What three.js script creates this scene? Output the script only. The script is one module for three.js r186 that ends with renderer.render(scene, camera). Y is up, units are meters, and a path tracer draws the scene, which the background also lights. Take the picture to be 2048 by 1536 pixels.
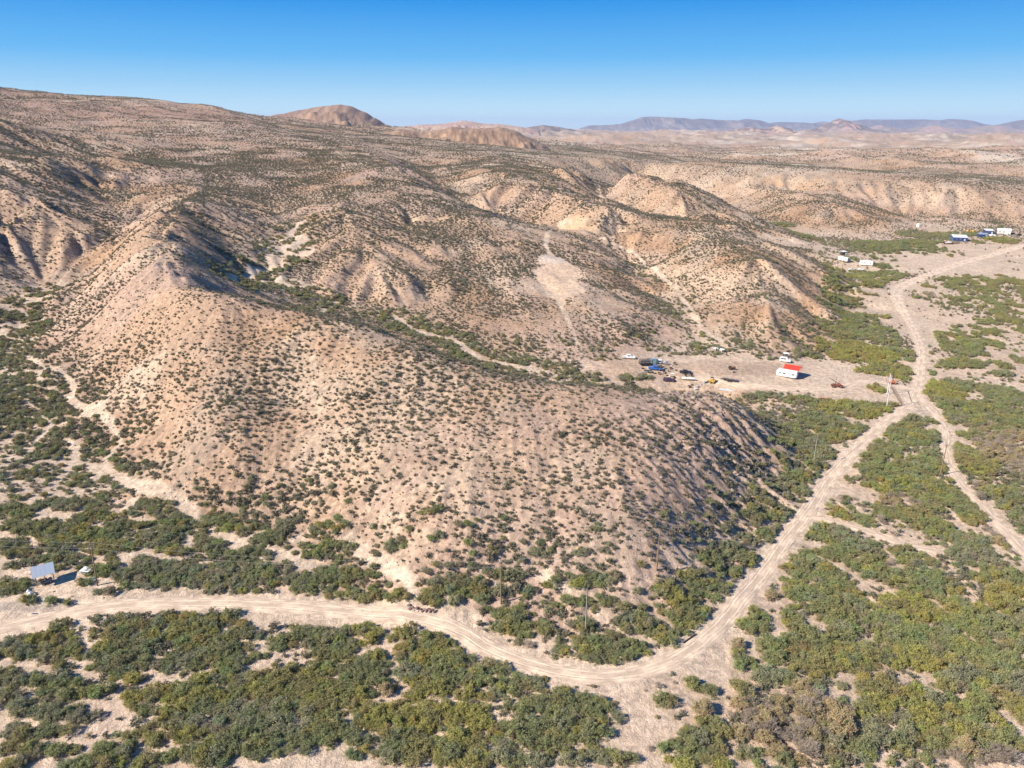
import * as THREE from 'three';
import { mergeGeometries } from 'three/addons/utils/BufferGeometryUtils.js';
import { RoundedBoxGeometry } from 'three/addons/geometries/RoundedBoxGeometry.js';

// ------------------------------------------------------------------ camera, sky, sun, exposure
const EYE = new THREE.Vector3(0, 100, 0), FOCAL = 1500, PITCH = Math.atan(518 / FOCAL);   // lens in photograph pixels (2048 x 1536)
const scene = new THREE.Scene();
const camera = new THREE.PerspectiveCamera(2 * Math.atan(768 / FOCAL) * 180 / Math.PI, 4 / 3, 1, 90000);
camera.position.copy(EYE); camera.rotation.x = -PITCH;
const renderer = new THREE.WebGLRenderer({ antialias: true });
renderer.setSize(1024, 768); renderer.toneMapping = THREE.LinearToneMapping;
renderer.toneMappingExposure = 1.86;
renderer.shadowMap.enabled = true;
scene.fog = new THREE.FogExp2(new THREE.Color(.6, .73, 1), 3.4e-5);

const SUN_EL = 39 * Math.PI / 180, SUN_AZ = 9 * Math.PI / 180;      // light from the left, a little from behind
const sunDir = new THREE.Vector3(-Math.cos(SUN_EL) * Math.cos(SUN_AZ), Math.sin(SUN_EL), Math.cos(SUN_EL) * Math.sin(SUN_AZ));
const sun = new THREE.DirectionalLight(new THREE.Color(1, 0.93, 0.82), 4.6);
sun.position.copy(sunDir).multiplyScalar(1500); sun.target.position.set(0, 0, -300);
sun.castShadow = true; sun.shadow.mapSize.set(4096, 4096);
Object.assign(sun.shadow.camera, { left: -900, right: 900, top: 900, bottom: -900, near: 10, far: 4000 });
scene.add(sun, sun.target);

{ // clear desert sky: deep blue overhead, pale towards the horizon, a faint old contrail
  const W = 2048, H = 1024, d = new Float32Array(W * H * 4);
  const stops = [[0, .50, .66, .74], [1.2, .40, .60, .73], [2.6, .26, .49, .70], [4.5, .105, .37, .69], [8, .02, .235, .62], [14, .016, .15, .48], [45, .016, .11, .36], [90, .015, .09, .30]];
  for (let j = 0; j < H; j++) {
    const el = (j + .5) / H * 180 - 90, e = Math.max(0, el);
    let k = 0; while (k < stops.length - 2 && e > stops[k + 1][0]) k++;
    const a = stops[k], b = stops[k + 1], t = Math.min(1, (e - a[0]) / (b[0] - a[0]));
    for (let i = 0; i < W; i++) {
      const o = (j * W + i) * 4;
      for (let c = 0; c < 3; c++) d[o + c] = (a[c + 1] + (b[c + 1] - a[c + 1]) * t) * .73;
      d[o + 3] = 1;
      const az = (i + .5) / W * 360 - 270;                            // 0 straight ahead
      if (el > 4 && el < 12 && az > -34 && az < -10) { // old contrail, thin ice cloud
        const line = 8.3 + (az + 24) * -.27, wob = .12 * Math.sin(az * 2.1), k = Math.exp(-(((el - line - wob) / .16) ** 2)) * Math.max(0, 1 - Math.abs(az + 19) / 8) * .035;
        for (let c = 0; c < 3; c++) d[o + c] += k;
      }
    }
  }
  const sky = new THREE.DataTexture(d, W, H, THREE.RGBAFormat, THREE.FloatType);
  sky.mapping = THREE.EquirectangularReflectionMapping; sky.magFilter = THREE.LinearFilter; sky.needsUpdate = true;
  scene.background = sky; scene.environment = sky;
}

// ------------------------------------------------------------------ small tools
let seed = 20251;
const rnd = () => { seed = (seed + 0x6D2B79F5) | 0; let t = Math.imul(seed ^ (seed >>> 15), 1 | seed); t = (t + Math.imul(t ^ (t >>> 7), 61 | t)) ^ t; return ((t ^ (t >>> 14)) >>> 0) / 4294967296; };
const rr = (a, b) => a + (b - a) * rnd();
const clamp = (x, a = 0, b = 1) => x < a ? a : x > b ? b : x;
const mix = (a, b, t) => a + (b - a) * t;
const sstep = (a, b, x) => { const t = clamp((x - a) / (b - a)); return t * t * (3 - 2 * t); };
const hash2 = (x, y) => { let h = Math.imul(x | 0, 374761393) ^ Math.imul(y | 0, 668265263); h = Math.imul(h ^ (h >>> 13), 1274126177); return ((h ^ (h >>> 16)) >>> 0) / 4294967296; };
function vnoise(x, y) {                                               // smooth value noise, -1 .. 1
  const i = Math.floor(x), j = Math.floor(y), u = x - i, v = y - j, a = u * u * (3 - 2 * u), b = v * v * (3 - 2 * v);
  return 2 * mix(mix(hash2(i, j), hash2(i + 1, j), a), mix(hash2(i, j + 1), hash2(i + 1, j + 1), a), b) - 1;
}
const fbm = (x, y, n = 4) => { let s = 0, a = .5; for (let k = 0; k < n; k++) { s += a * vnoise(x, y); const t = x * 1.6 + y * 1.2 + 17.3; y = y * 1.6 - x * 1.2 + 5.1; x = t; a *= .5; } return s; };
const RAY = new THREE.Vector3();
const sinP = Math.sin(PITCH), cosP = Math.cos(PITCH);
function ray(px, py) { const X = (px - 1024) / FOCAL, Y = (768 - py) / FOCAL; return RAY.set(X, Y * cosP - sinP, -(cosP + Y * sinP)); }  // unit depth along the optical axis
// ------------------------------------------------------------------ the lie of the land
// Survey points: sightings of the photograph with a height over the valley floor (h) or a distance (z), turned into ground points.
const survey = [];
const H = (...a) => { for (let i = 0; i < a.length; i += 3) { const d = ray(a[i], a[i + 1]), t = (a[i + 2] - EYE.y) / d.y; survey.push([d.x * t, a[i + 2], d.z * t]); } };
const Z = (...a) => { for (let i = 0; i < a.length; i += 3) { const d = ray(a[i], a[i + 1]), t = a[i + 2]; survey.push([d.x * t, EYE.y + d.y * t, d.z * t]); } };
// valley floor and washes
H(0, 1536, 0, 500, 1536, 0, 1024, 1536, 0, 1500, 1536, -1, 2048, 1536, -2, 0, 1258, 1, 200, 1214, 1, 400, 1206, 1, 560, 1212, .8, 700, 1225, .5, 860, 1245, .3, 1200, 1350, 0, 1400, 1290, 0, 1500, 1180, 0,
  1570, 1090, 0, 1640, 1000, 0, 1700, 920, .5, 1830, 800, 1, 1850, 700, 2, 1800, 600, 3, 1850, 560, 4, 1950, 515, 5, 2048, 490, 7, 2000, 1300, -2, 2000, 1150, -1.5, 2000, 1000, -1, 2000, 800, 0, 2048, 650, 1, 2048, 560, 3,
  1900, 600, 2, 1750, 700, 2, 1700, 760, 1.5, 1773, 816, .8, 1600, 770, 2, 1400, 750, 3, 1560, 740, 2.5, 1700, 650, 2.5,
  100, 1170, 2, 0, 1100, 3, 300, 1100, 3, 600, 1120, 3, 820, 1180, 2.3, 150, 980, 4, 0, 950, 5, 350, 1010, 4.3, 230, 880, 5, 0, 800, 8, 180, 790, 8, 100, 700, 11, 0, 650, 14, 150, 630, 16.5, 60, 560, 22, 0, 500, 30,
  450, 1015, 4.3, 560, 1045, 4, 700, 1090, 3, 1000, 1185, 2.3, 1150, 1210, 1.5, 1300, 1215, 1.2, 300, 930, 4.5,
  1590, 900, .6, 1560, 960, .5, 1500, 1040, .5, 1440, 1110, .5, 1390, 1180, .5, 1560, 830, 1.2, 1480, 780, 2);
// lines of the land: crests, spurs and drainages, followed point by point
const put = (q, gap) => { q.forEach((v, i) => { if (i) { const u = q[i - 1], n = Math.ceil(Math.hypot(v[0] - u[0], v[2] - u[2]) / gap); for (let k = 1; k < n; k++) survey.push([0, 1, 2].map((c) => mix(u[c], v[c], k / n))); } survey.push(v); }); };
const LZ = (...a) => { const q = []; for (let i = 0; i < a.length; i += 3) { const d = ray(a[i], a[i + 1]), t = a[i + 2]; q.push([d.x * t, EYE.y + d.y * t, d.z * t]); } put(q, Math.max(22, .05 * Math.hypot(q[0][0], q[0][2]))); };
const LH = (...a) => { const q = []; for (let i = 0; i < a.length; i += 3) { const d = ray(a[i], a[i + 1]), t = (a[i + 2] - EYE.y) / d.y; q.push([d.x * t, a[i + 2], d.z * t]); } put(q, Math.max(22, .05 * Math.hypot(q[0][0], q[0][2]))); };
// central hill: crest, left spur, faces
LZ(400, 372, 546, 365, 400, 470, 330, 430, 412, 328, 457, 380, 345, 480, 358, 338, 519, 324, 372, 562, 290, 455, 595, 271, 600, 620, 266, 700, 640, 260, 830, 685, 248, 900, 716, 240, 970, 745, 232, 1100, 765, 228, 1200, 775, 227, 1300, 787, 229, 1400, 792, 233, 1480, 799, 240);
LZ(338, 530, 320, 345, 600, 290, 330, 690, 264, 345, 800, 240, 320, 880, 228);
Z(210, 700, 290, 240, 800, 252, 450, 700, 250, 450, 822, 221, 450, 920, 205, 512, 668, 262, 540, 760, 240, 565, 822, 229, 598, 925, 208, 700, 1000, 190, 700, 900, 205, 690, 800, 222, 700, 700, 246,
  860, 1080, 174, 860, 980, 186, 860, 880, 203, 860, 780, 224, 1000, 1050, 178, 1000, 950, 191, 1000, 850, 207, 1150, 1100, 172, 1150, 950, 190, 1150, 850, 207, 1300, 1100, 171, 1300, 1000, 183, 1300, 900, 199, 1412, 900, 208, 1388, 960, 196, 1332, 1080, 173.5);
// its far side, hidden from the drone, falls away to the second wash
const B = (...a) => { for (let i = 0; i < a.length; i += 3) for (const [dz, drop] of [[26, 2.6], [52, 4]]) { const d = ray(a[i], a[i + 1]), t = a[i + 2] + dz; survey.push([d.x * t, EYE.y + d.y * t - drop, d.z * t]); } };
B(455, 600, 272, 560, 613, 267, 650, 630, 263, 765, 662, 254, 865, 700, 244, 935, 732, 236, 1035, 755, 230, 1150, 770, 227, 1250, 781, 228, 1350, 789, 231, 1440, 796, 236);
Z(425, 545, 352, 470, 578, 335, 400, 500, 382, 440, 470, 430);
// second wash behind the hill
LH(470, 366, 56, 540, 392, 50, 588, 440, 41, 590, 472, 36, 560, 515, 30, 585, 550, 24.5, 700, 600, 17, 830, 655, 12, 900, 672, 10.5, 1000, 700, 8, 1130, 712, 6.5, 1250, 737, 4);
H(480, 560, 25, 1350, 715, 4, 1480, 705, 4, 1160, 690, 8, 1300, 690, 5);
// left valley head and the ridge left of it
LZ(290, 428, 492, 240, 475, 442, 175, 560, 396); LZ(-160, 440, 385, 0, 395, 446, 100, 350, 512, 200, 312, 605, 265, 322, 645);
Z(60, 430, 440, 120, 430, 450, 200, 400, 515, 150, 480, 426, 0, 470, 420, 160, 370, 545, 330, 370, 560, 0, 238, 700, 60, 280, 690, 130, 320, 660, 140, 272, 900, 270, 316, 720, 400, 330, 690);
// the long slope to the left skyline
LZ(-160, 165, 1400, 0, 170, 1400, 250, 190, 1400, 430, 215, 1400, 510, 236, 1400);
LZ(250, 230, 1150, 400, 262, 1000, 480, 300, 800, 520, 345, 650); Z(0, 200, 1150, 200, 270, 880, 300, 290, 800, 550, 260, 1250, 640, 270, 1200, 450, 245, 1120);
// middle ridges, running down to the right
LZ(560, 262, 1150, 634, 279, 950, 754, 317, 750, 819, 341, 675, 850, 395, 565, 900, 428, 520, 1000, 440, 518, 1060, 450, 525, 1110, 458, 525, 1180, 462, 532);
LZ(640, 300, 820, 640, 350, 650, 650, 395, 545, 682, 422, 482, 716, 490, 430, 742, 560, 388);
Z(800, 450, 500, 850, 520, 427, 850, 600, 378, 920, 500, 445, 1000, 470, 475, 1000, 560, 402, 960, 630, 358);
LZ(1105, 470, 500, 1100, 500, 462, 1108, 520, 440, 1140, 560, 407, 1165, 620, 368); LZ(1180, 470, 520, 1200, 560, 412, 1250, 640, 358);
LZ(824, 304, 1020, 850, 345, 800, 867, 371, 700, 908, 402, 635, 1000, 425, 640, 1090, 445, 595, 1220, 492, 538, 1330, 592, 420, 1400, 670, 358);
LZ(880, 300, 1080, 1003, 344, 715, 1100, 380, 635, 1180, 420, 568, 1250, 462, 512, 1365, 473, 495, 1482, 508, 438, 1521, 524, 417, 1550, 600, 376, 1570, 640, 360, 1590, 670, 350); Z(1450, 600, 396);
LZ(1000, 305, 1080, 1044, 317, 900, 1080, 338, 800, 1248, 352, 740, 1350, 395, 635, 1482, 450, 540, 1588, 500, 498);
LZ(1180, 365, 800, 1240, 400, 725, 1300, 430, 655, 1440, 470, 575, 1530, 510, 530);
LH(1240, 345, 27, 1300, 370, 21, 1400, 402, 13, 1500, 435, 10, 1550, 460, 9, 1640, 485, 7, 1750, 530, 5);
H(1620, 702, 2.5, 1660, 600, 3.5, 1640, 650, 3, 1620, 545, 5, 1640, 520, 5.5, 1850, 475, 7, 1750, 492, 6.5, 2048, 455, 9, 1950, 455, 9);
// spurs and plateaus beyond the far farmstead
LZ(1180, 318, 1150, 1300, 325, 1080, 1500, 352, 930, 1700, 372, 840, 1900, 385, 800, 2048, 392, 780, 2200, 402, 770); LZ(1560, 378, 860, 1660, 408, 760, 1750, 440, 725);
Z(1800, 430, 780, 1580, 400, 870, 1500, 335, 1150, 1700, 345, 1100, 2000, 355, 1050, 1500, 322, 1400, 2000, 352, 1244, 1700, 342, 1379, 1100, 325, 1000, 1250, 318, 1300,
  1300, 300, 2300, 1700, 305, 2200, 2000, 310, 2000, 1700, 285, 3500, 1200, 285, 3500, 2048, 285, 3500, 1700, 272, 6000, 1200, 272, 6000, 2300, 272, 6000);
LZ(1500, 318, 1560, 1700, 325, 1480, 2000, 330, 1330, 2150, 336, 1300);
Z(900, 296, 1200, 760, 275, 1250, 790, 256, 2000, 680, 262, 2300, 1100, 290, 2300);
// ground out of the frame, so that the land goes on
survey.push([-300, 3, 0], [300, -3, 0], [0, 0, 0], [0, 2, 300], [-260, 25, -250], [-420, 55, -330], [260, 0, -200], [420, 2, -350], [-700, 110, -450], [700, 8, -500], [1100, 20, -800], [-1300, 170, -700], [-2600, 200, -1200], [-2000, 160, -2200], [-1600, 90, -3300], [-600, 60, -3300],
  [2600, 15, -1500], [4000, 10, -3500], [-4500, 80, -4500], [-3000, 60, -6500], [0, 20, -6500], [5000, 10, -6000], [-800, 20, 900], [900, -5, 900], [-2500, 60, 2500], [2500, 0, 2500], [-5000, 60, 0], [5000, 0, 0], [0, 10, 5000]);

const rbf = (() => {                                                  // r-kernel interpolation through the survey
  const n = survey.length, m = n + 3, A = Array.from({ length: m }, () => new Float64Array(m + 1)), S = 130;
  for (let i = 0; i < n; i++) {
    for (let j = 0; j < n; j++) A[i][j] = Math.sqrt((survey[i][0] - survey[j][0]) ** 2 + (survey[i][2] - survey[j][2]) ** 2 + S);
    A[i][i] -= 2;
    A[i][n] = A[n][i] = 1; A[i][n + 1] = A[n + 1][i] = survey[i][0] / 1000; A[i][n + 2] = A[n + 2][i] = survey[i][2] / 1000; A[i][m] = survey[i][1];
  }
  for (let c = 0; c < m; c++) {
    let p = c; for (let r = c + 1; r < m; r++) if (Math.abs(A[r][c]) > Math.abs(A[p][c])) p = r;
    [A[c], A[p]] = [A[p], A[c]];
    for (let r = c + 1; r < m; r++) { const f = A[r][c] / A[c][c]; if (f) for (let k = c; k <= m; k++) A[r][k] -= f * A[c][k]; }
  }
  const w = new Float64Array(m);
  for (let c = m - 1; c >= 0; c--) { let s = A[c][m]; for (let k = c + 1; k < m; k++) s -= A[c][k] * w[k]; w[c] = s / A[c][c]; }
  const X = Float64Array.from(survey, (p) => p[0]), Y = Float64Array.from(survey, (p) => p[2]);
  return (x, z, g) => {
    let h = w[n] + w[n + 1] * x / 1000 + w[n + 2] * z / 1000, gx = w[n + 1] / 1000, gz = w[n + 2] / 1000;
    for (let i = 0; i < n; i++) { const a = x - X[i], b = z - Y[i], r = Math.sqrt(a * a + b * b + S); h += w[i] * r; gx += w[i] * a / r; gz += w[i] * b / r; }
    if (g) { g[0] = gx; g[1] = gz; }
    return h;
  };
})();

// gullies: waves across the slope, gathered from jittered cells, so that they run downhill and branch
function gully(x, z, sx, sz, wave) {
  const X = x / wave / 1.6, Zz = z / wave / 1.6, i0 = Math.floor(X), j0 = Math.floor(Zz);
  let s = 0, ws = 0;
  for (let j = j0 - 1; j <= j0 + 1; j++) for (let i = i0 - 1; i <= i0 + 1; i++) {
    const cx = i + .15 + .7 * hash2(i, j * 3 + 7), cz = j + .15 + .7 * hash2(i * 5 + 3, j), dx = X - cx, dz = Zz - cz, q = Math.exp(-2.6 * (dx * dx + dz * dz));
    s += q * Math.cos(6.2832 * 1.6 * (dx * sx + dz * sz) + 6.28 * hash2(i + 11, j + 5)); ws += q;
  }
  return s / ws;
}
const GR = [0, 0]; let BASE = 0;
function height(x, z) {                                               // the land with its gullies
  let h = BASE = rbf(x, z, GR);
  const g = Math.hypot(GR[0], GR[1]), r = Math.hypot(x, z), sx = -GR[1] / (g + 1e-6), sz = GR[0] / (g + 1e-6);
  const steep = sstep(.07, .36, g), far = sstep(800, 2200, r), back = sstep(290, 400, r);
  if (r < 2600 && steep > .01) {
    let e = gully(x, z, sx, sz, 34) * mix(.42, 2.9, back);
    if (r > 420) e += gully(x - 300, z, sx, sz, 78) * 2.2 * sstep(420, 650, r);
    e += gully(x + 91, z, sx, sz, 15) * mix(.28, 1.35, back);
    if (r < 900) e += gully(x, z + 57, sx, sz, 6.5) * mix(.16, .5, back);
    if (r < 420) e += gully(x, z + 31, sx, sz, 2.6) * .10;
    const bluff = Math.exp(-(((x - 66) / 26) ** 2 + ((z + 197) / 42) ** 2)); // broken ground at the right end of the near hill
    if (bluff > .02) e += bluff * (.85 * gully(x, z + 57, sx, sz, 6.5) + .4 * gully(x, z + 31, sx, sz, 2.6) + .5 * vnoise(x / 1.6, z / 1.6));
    h += e * steep * (r < 130 ? 0 : 1);
  }
  if (back > 0 && r < 4000) {                                         // smaller ridges, lying as the large ones do
    const t = x * .6 + z * .8, s = x * .8 - z * .6;
    h += back * sstep(.03, .12, g) * sstep(4000, 2500, r) * (mix(2, 5.5, sstep(450, 900, r)) * fbm(s / 85, t / 240, 3) + 1.6 * fbm(s / 30, t / 60, 3));
  }
  if (far > 0) {                                                      // eroded hills of the far basin
    const a = far * sstep(-2600, 300, x + (r - 1500) * .2) * sstep(15000, 9000, r);
    h += a * (24 * fbm(x / 420, z / 420, 3) - 20 * Math.abs(fbm(x / 210 + 9, z / 210, 4)) + 3) * (1 + r / 4500);
    h -= sstep(5000, 20000, r) * 70;
  }
  const rough = sstep(.02, .2, g);
  if (r < 700) h += (.05 + .1 * rough) * vnoise(x / 1.7, z / 1.7) + .25 * rough * vnoise(x / 5, z / 5);
  return h;
}
// where the line of sight through a place in the photograph meets the land
function spot(px, py, from = 90) {
  const d = ray(px, py).clone();
  let t = from, last = from;
  while (t < 4000) { if (EYE.y + d.y * t < rbf(d.x * t, d.z * t)) break; last = t; t *= 1.012; }
  let a = last, b = t;
  for (let k = 0; k < 14; k++) { const m = (a + b) / 2; if (EYE.y + d.y * m < rbf(d.x * m, d.z * m)) b = m; else a = m; }
  return new THREE.Vector3(d.x * b, 0, d.z * b);
}
// ------------------------------------------------------------------ tracks, washes and clearings, in ground coordinates
const pts = (...a) => { const o = []; for (let i = 0; i < a.length; i += 2) o.push(spot(a[i], a[i + 1])); return o; };
const smoothLine = (p, step = 2.5) => { const c = new THREE.CatmullRomCurve3(p, false, 'centripetal'); return c.getSpacedPoints(Math.max(4, Math.ceil(c.getLength() / step))); };
const ROADS = [
  { half: 2.45, line: pts(-90, 1280, 0, 1256, 87, 1238, 209, 1215, 384, 1207, 523, 1210, 640, 1218, 760, 1228, 850, 1240, 920, 1262, 980, 1298, 1050, 1325, 1130, 1345, 1210, 1352, 1300, 1338, 1370, 1306, 1430, 1258, 1480, 1200, 1530, 1140, 1580, 1070, 1620, 1020, 1655, 965, 1700, 910, 1750, 862, 1795, 828, 1825, 800, 1838, 760, 1842, 720, 1840, 690, 1825, 655, 1805, 620, 1792, 592, 1805, 572, 1850, 553, 1920, 527, 1990, 508, 2070, 486) },
  { half: 1.7, line: pts(1838, 792, 1878, 838, 1893, 870, 1892, 900, 1915, 960, 1970, 1020, 2060, 1118) },
  { half: 1.5, line: pts(1610, 1032, 1660, 1042, 1735, 1063, 1795, 1086, 1873, 1102) },
  { half: 2.2, line: pts(1832, 780, 1740, 762, 1680, 775, 1610, 778, 1500, 770, 1400, 756) },
].map((r) => ({ half: r.half, line: smoothLine(r.line) }));
const WASHES = [
  [1.5, pts(51, 713, 85, 733, 137, 754, 147, 778, 143, 798, 185, 819, 222, 846, 239, 887, 219, 911, 205, 942)],
  [2.6, pts(205, 935, 273, 972, 325, 986, 376, 1010, 400, 1042, 478, 1085, 564, 1107, 620, 1125)],
  [2.4, pts(695, 1082, 752, 1122, 805, 1150, 822, 1175, 822, 1215)],
  [2, pts(70, 1000, 77, 1031, 133, 1038)], [1.2, pts(0, 1060, 77, 1031)], [1.4, pts(133, 880, 150, 900, 145, 930, 70, 1000)],
  [2.5, pts(605, 437, 581, 471, 608, 478, 564, 499, 533, 516, 547, 529, 506, 543, 458, 560)],
  [2, pts(790, 635, 839, 665, 907, 682, 935, 703, 969, 720, 1030, 732, 1100, 745)],
  [1.2, pts(1205, 480, 1256, 505, 1310, 545, 1373, 606, 1404, 660, 1445, 685)], [1.3, pts(1130, 458, 1097, 470, 1092, 492, 1106, 515)],
  [.7, pts(1110, 590, 1135, 640, 1155, 690)], [2.5, pts(1500, 440, 1560, 462, 1640, 490, 1700, 512)], [3, pts(1530, 470, 1600, 488, 1660, 508, 1740, 530)],
  [1.1, pts(165, 1232, 178, 1280, 180, 1340)], [1.2, pts(1090, 1150, 1160, 1200, 1215, 1240, 1260, 1280)], [1, pts(50, 800, 95, 850, 60, 900)],
  [1.3, pts(530, 870, 560, 700, 610, 640)].slice(0, 0).concat([0, []]),
].filter((w) => w[0]).map(([half, p], i) => ({ half, green: i === 6 || i === 7 || i === 11, line: smoothLine(p, 3) }));
// bare ground (1) and thin ground (under 1): place in the photograph, half width, half depth in photograph pixels
const BARE = [
  [1500, 748, 330, 36, 1, .3], [1260, 735, 60, 14, .6, .4], [1720, 782, 110, 26, 1], [150, 1168, 60, 28, 1], [80, 1212, 110, 14, 1], [230, 1198, 90, 12, 1], [600, 1238, 120, 20, 1], [900, 1232, 70, 18, 1], [1060, 1350, 130, 30, 1],
  [1330, 1400, 120, 40, 1], [1440, 1335, 60, 50, 1], [1300, 1480, 70, 60, 1], [1510, 1330, 40, 60, .8], [1720, 985, 55, 22, .9], [1790, 1000, 40, 20, .5], [1850, 1050, 40, 16, .9], [1550, 1060, 30, 40, .7], [1560, 1100, 36, 34, .7],
  [1960, 690, 110, 120, .85], [1900, 530, 130, 26, 1], [1960, 560, 60, 14, .8], [1830, 640, 30, 40, 1], [1880, 760, 60, 40, .9], [2000, 760, 80, 40, .8], [1700, 800, 110, 14, .7],
  [1130, 456, 52, 9, 1], [1120, 560, 48, 42, 1], [1105, 522, 26, 10, 1], [870, 436, 40, 4, .8], [1600, 490, 70, 8, .8], [2000, 505, 70, 20, .9], [1920, 495, 50, 8, .9], [1730, 532, 60, 10, .8], [1740, 1230, 26, 14, .6],
  [1850, 790, 40, 30, .8], [1410, 1350, 60, 34, 1], [1710, 1380, 18, 16, .9], [1760, 1520, 24, 14, .8], [295, 1360, 46, 10, .9], [440, 1465, 30, 12, .8], [650, 1495, 40, 14, .8], [770, 1330, 30, 30, .8], [510, 1290, 26, 22, .8],
  [190, 1310, 16, 50, .9], [1375, 1130, 50, 24, .5], [1005, 1170, 20, 10, .6], [680, 1150, 0, 0, 0], [185, 822, 22, 10, 1], [210, 945, 14, 14, 1], [100, 1020, 50, 12, .9], [270, 972, 28, 8, .9], [560, 1108, 60, 12, .8], [600, 1075, 24, 9, .9],
].filter((b) => b[2]).map(([px, py, rx, ry, k, sand = 1]) => { const c = spot(px, py), a = spot(px, py + ry), b = spot(px, py - ry); return { x: c.x, z: (a.z + b.z) / 2, rx: rx * Math.hypot(c.x, c.z, EYE.y) / FOCAL, rz: Math.abs(a.z - b.z) / 2 + .5, k, sand }; });
const segDist = (x, z, line) => { let best = 1e9; for (let i = 1; i < line.length; i++) { const a = line[i - 1], b = line[i], ux = b.x - a.x, uz = b.z - a.z, t = clamp(((x - a.x) * ux + (z - a.z) * uz) / (ux * ux + uz * uz + 1e-9)), d = (a.x + ux * t - x) ** 2 + (a.z + uz * t - z) ** 2; if (d < best) best = d; } return Math.sqrt(best); };
for (const l of [...ROADS, ...WASHES]) { l.box = new THREE.Box3().setFromPoints(l.line).expandByScalar(18); }
const near = (l, x, z) => x > l.box.min.x && x < l.box.max.x && z > l.box.min.z && z < l.box.max.z;
const roadDist = (x, z) => { let d = 99; for (const r of ROADS) if (near(r, x, z)) d = Math.min(d, segDist(x, z, r.line) - r.half); return d; };
const washDist = (x, z) => { let d = 99; for (const r of WASHES) if (near(r, x, z)) d = Math.min(d, segDist(x, z, r.line) - r.half * (.75 + .5 * vnoise(x / 9, z / 9))); return d; };
const greenWash = (x, z) => { let d = 99; for (const r of WASHES) if (r.green && near(r, x, z)) d = Math.min(d, segDist(x, z, r.line)); return d; };
const bareness = (x, z) => { let k = 0; const n = .3 * vnoise(x / 6, z / 6) + .15 * vnoise(x / 2.3, z / 2.3); for (const b of BARE) { const q = Math.hypot((x - b.x) / b.rx, (z - b.z) / b.rz) + n; if (q < 1.1) k = Math.max(k, b.k * sstep(1.1, .85, q)); } return k; };
const sandiness = (x, z) => { let k = 0; for (const b of BARE) { const q = Math.hypot((x - b.x) / b.rx, (z - b.z) / b.rz) + .3 * vnoise(x / 6, z / 6); if (q < 1.1) k = Math.max(k, b.k * b.sand * sstep(1.1, .85, q)); } return k; };
const leftFlats = (x, z, h, sl) => x < -50 && h > 1.2 && h < 36 && sl < .24 && x < -62 - (h - 4) * 1.6 && Math.hypot(x, z) < 560;
const braid = (x, z) => Math.min(Math.abs(fbm(x / 30 + 3.7, z / 22, 3)) / .055, Math.abs(fbm(x / 24 - 9, z / 34 + 4, 3)) / .04);   // under 1 in a sandy channel

// ------------------------------------------------------------------ procedural textures
function tile(n, fn, srgb) { const d = new Uint8Array(n * n * 4); for (let j = 0; j < n; j++) for (let i = 0; i < n; i++) { const c = fn(i / n, j / n), o = (j * n + i) * 4; for (let k = 0; k < 3; k++) d[o + k] = clamp(c[k]) * 255; d[o + 3] = 255; } const t = new THREE.DataTexture(d, n, n); t.wrapS = t.wrapT = THREE.RepeatWrapping; t.magFilter = THREE.LinearFilter; if (srgb) t.colorSpace = THREE.SRGBColorSpace; t.needsUpdate = true; return t; }
const tnoise = (u, v, f) => { const x = u * f, y = v * f, i = Math.floor(x), j = Math.floor(y), a = x - i, b = y - j, s = a * a * (3 - 2 * a), t = b * b * (3 - 2 * b), h = (p, q) => hash2(((p % f) + f) % f + f * 13, ((q % f) + f) % f + 7); return mix(mix(h(i, j), h(i + 1, j), s), mix(h(i, j + 1), h(i + 1, j + 1), s), t); };
const gravel = tile(1024, (u, v) => { // pebbles and small clods in soil
  const n = .5 * tnoise(u, v, 24) + .3 * tnoise(u, v, 60) + .2 * tnoise(u, v, 170), p = tnoise(u, v, 240), q = tnoise(u, v, 420);
  let c = .78 + .34 * (n - .5) + .16 * (q - .5);
  if (p > .8) c -= .42 * (p - .8) / .2 * (.5 + q); else if (p < .14) c += .10;
  const w = .02 * (tnoise(u, v, 40) - .5);
  return [c + w, c, c - w];
}, true);
const gravelBump = tile(1024, (u, v) => { const n = .45 * tnoise(u, v, 60) + .35 * tnoise(u, v, 150) + .3 * Math.pow(tnoise(u, v, 260), 3) - .2 * Math.pow(1 - tnoise(u, v, 90), 4); return [n, n, n]; });

// ------------------------------------------------------------------ ground sheet
const C = (r, g, b) => [r, g, b];
const SOIL = C(.415, .272, .176), OCHRE = C(.37, .21, .11), PINK = C(.44, .30, .22), PALE = C(.50, .365, .255), SAND = C(.595, .45, .322), GREY = C(.37, .275, .20), SAGE = C(.26, .21, .14), RED = C(.33, .18, .12), CHALK = C(.58, .47, .36);
const lay = (a, b, t) => { a[0] += (b[0] - a[0]) * t; a[1] += (b[1] - a[1]) * t; a[2] += (b[2] - a[2]) * t; };
const PATCHES = [[1122, 556, 50, 40, C(.63, .44, .295), .95], [1130, 456, 58, 9, C(.50, .325, .195), .9], [1106, 522, 28, 8, C(.62, .49, .38), .8], [870, 436, 44, 4, C(.47, .30, .18), .7], [1450, 735, 120, 14, C(.40, .27, .18), .6], [940, 735, 60, 10, C(.44, .25, .14), .5], [70, 1214, 90, 10, C(.34, .27, .22), .6], [1160, 730, 60, 10, C(.55, .41, .3), .5]].map(([px, py, rx, ry, c, k]) => { const o = spot(px, py), a = spot(px, py + ry), b = spot(px, py - ry); return { x: o.x, z: (a.z + b.z) / 2, rx: rx * Math.hypot(o.x, o.z, EYE.y) / FOCAL, rz: Math.abs(a.z - b.z) / 2 + .5, c, k }; });
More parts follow.
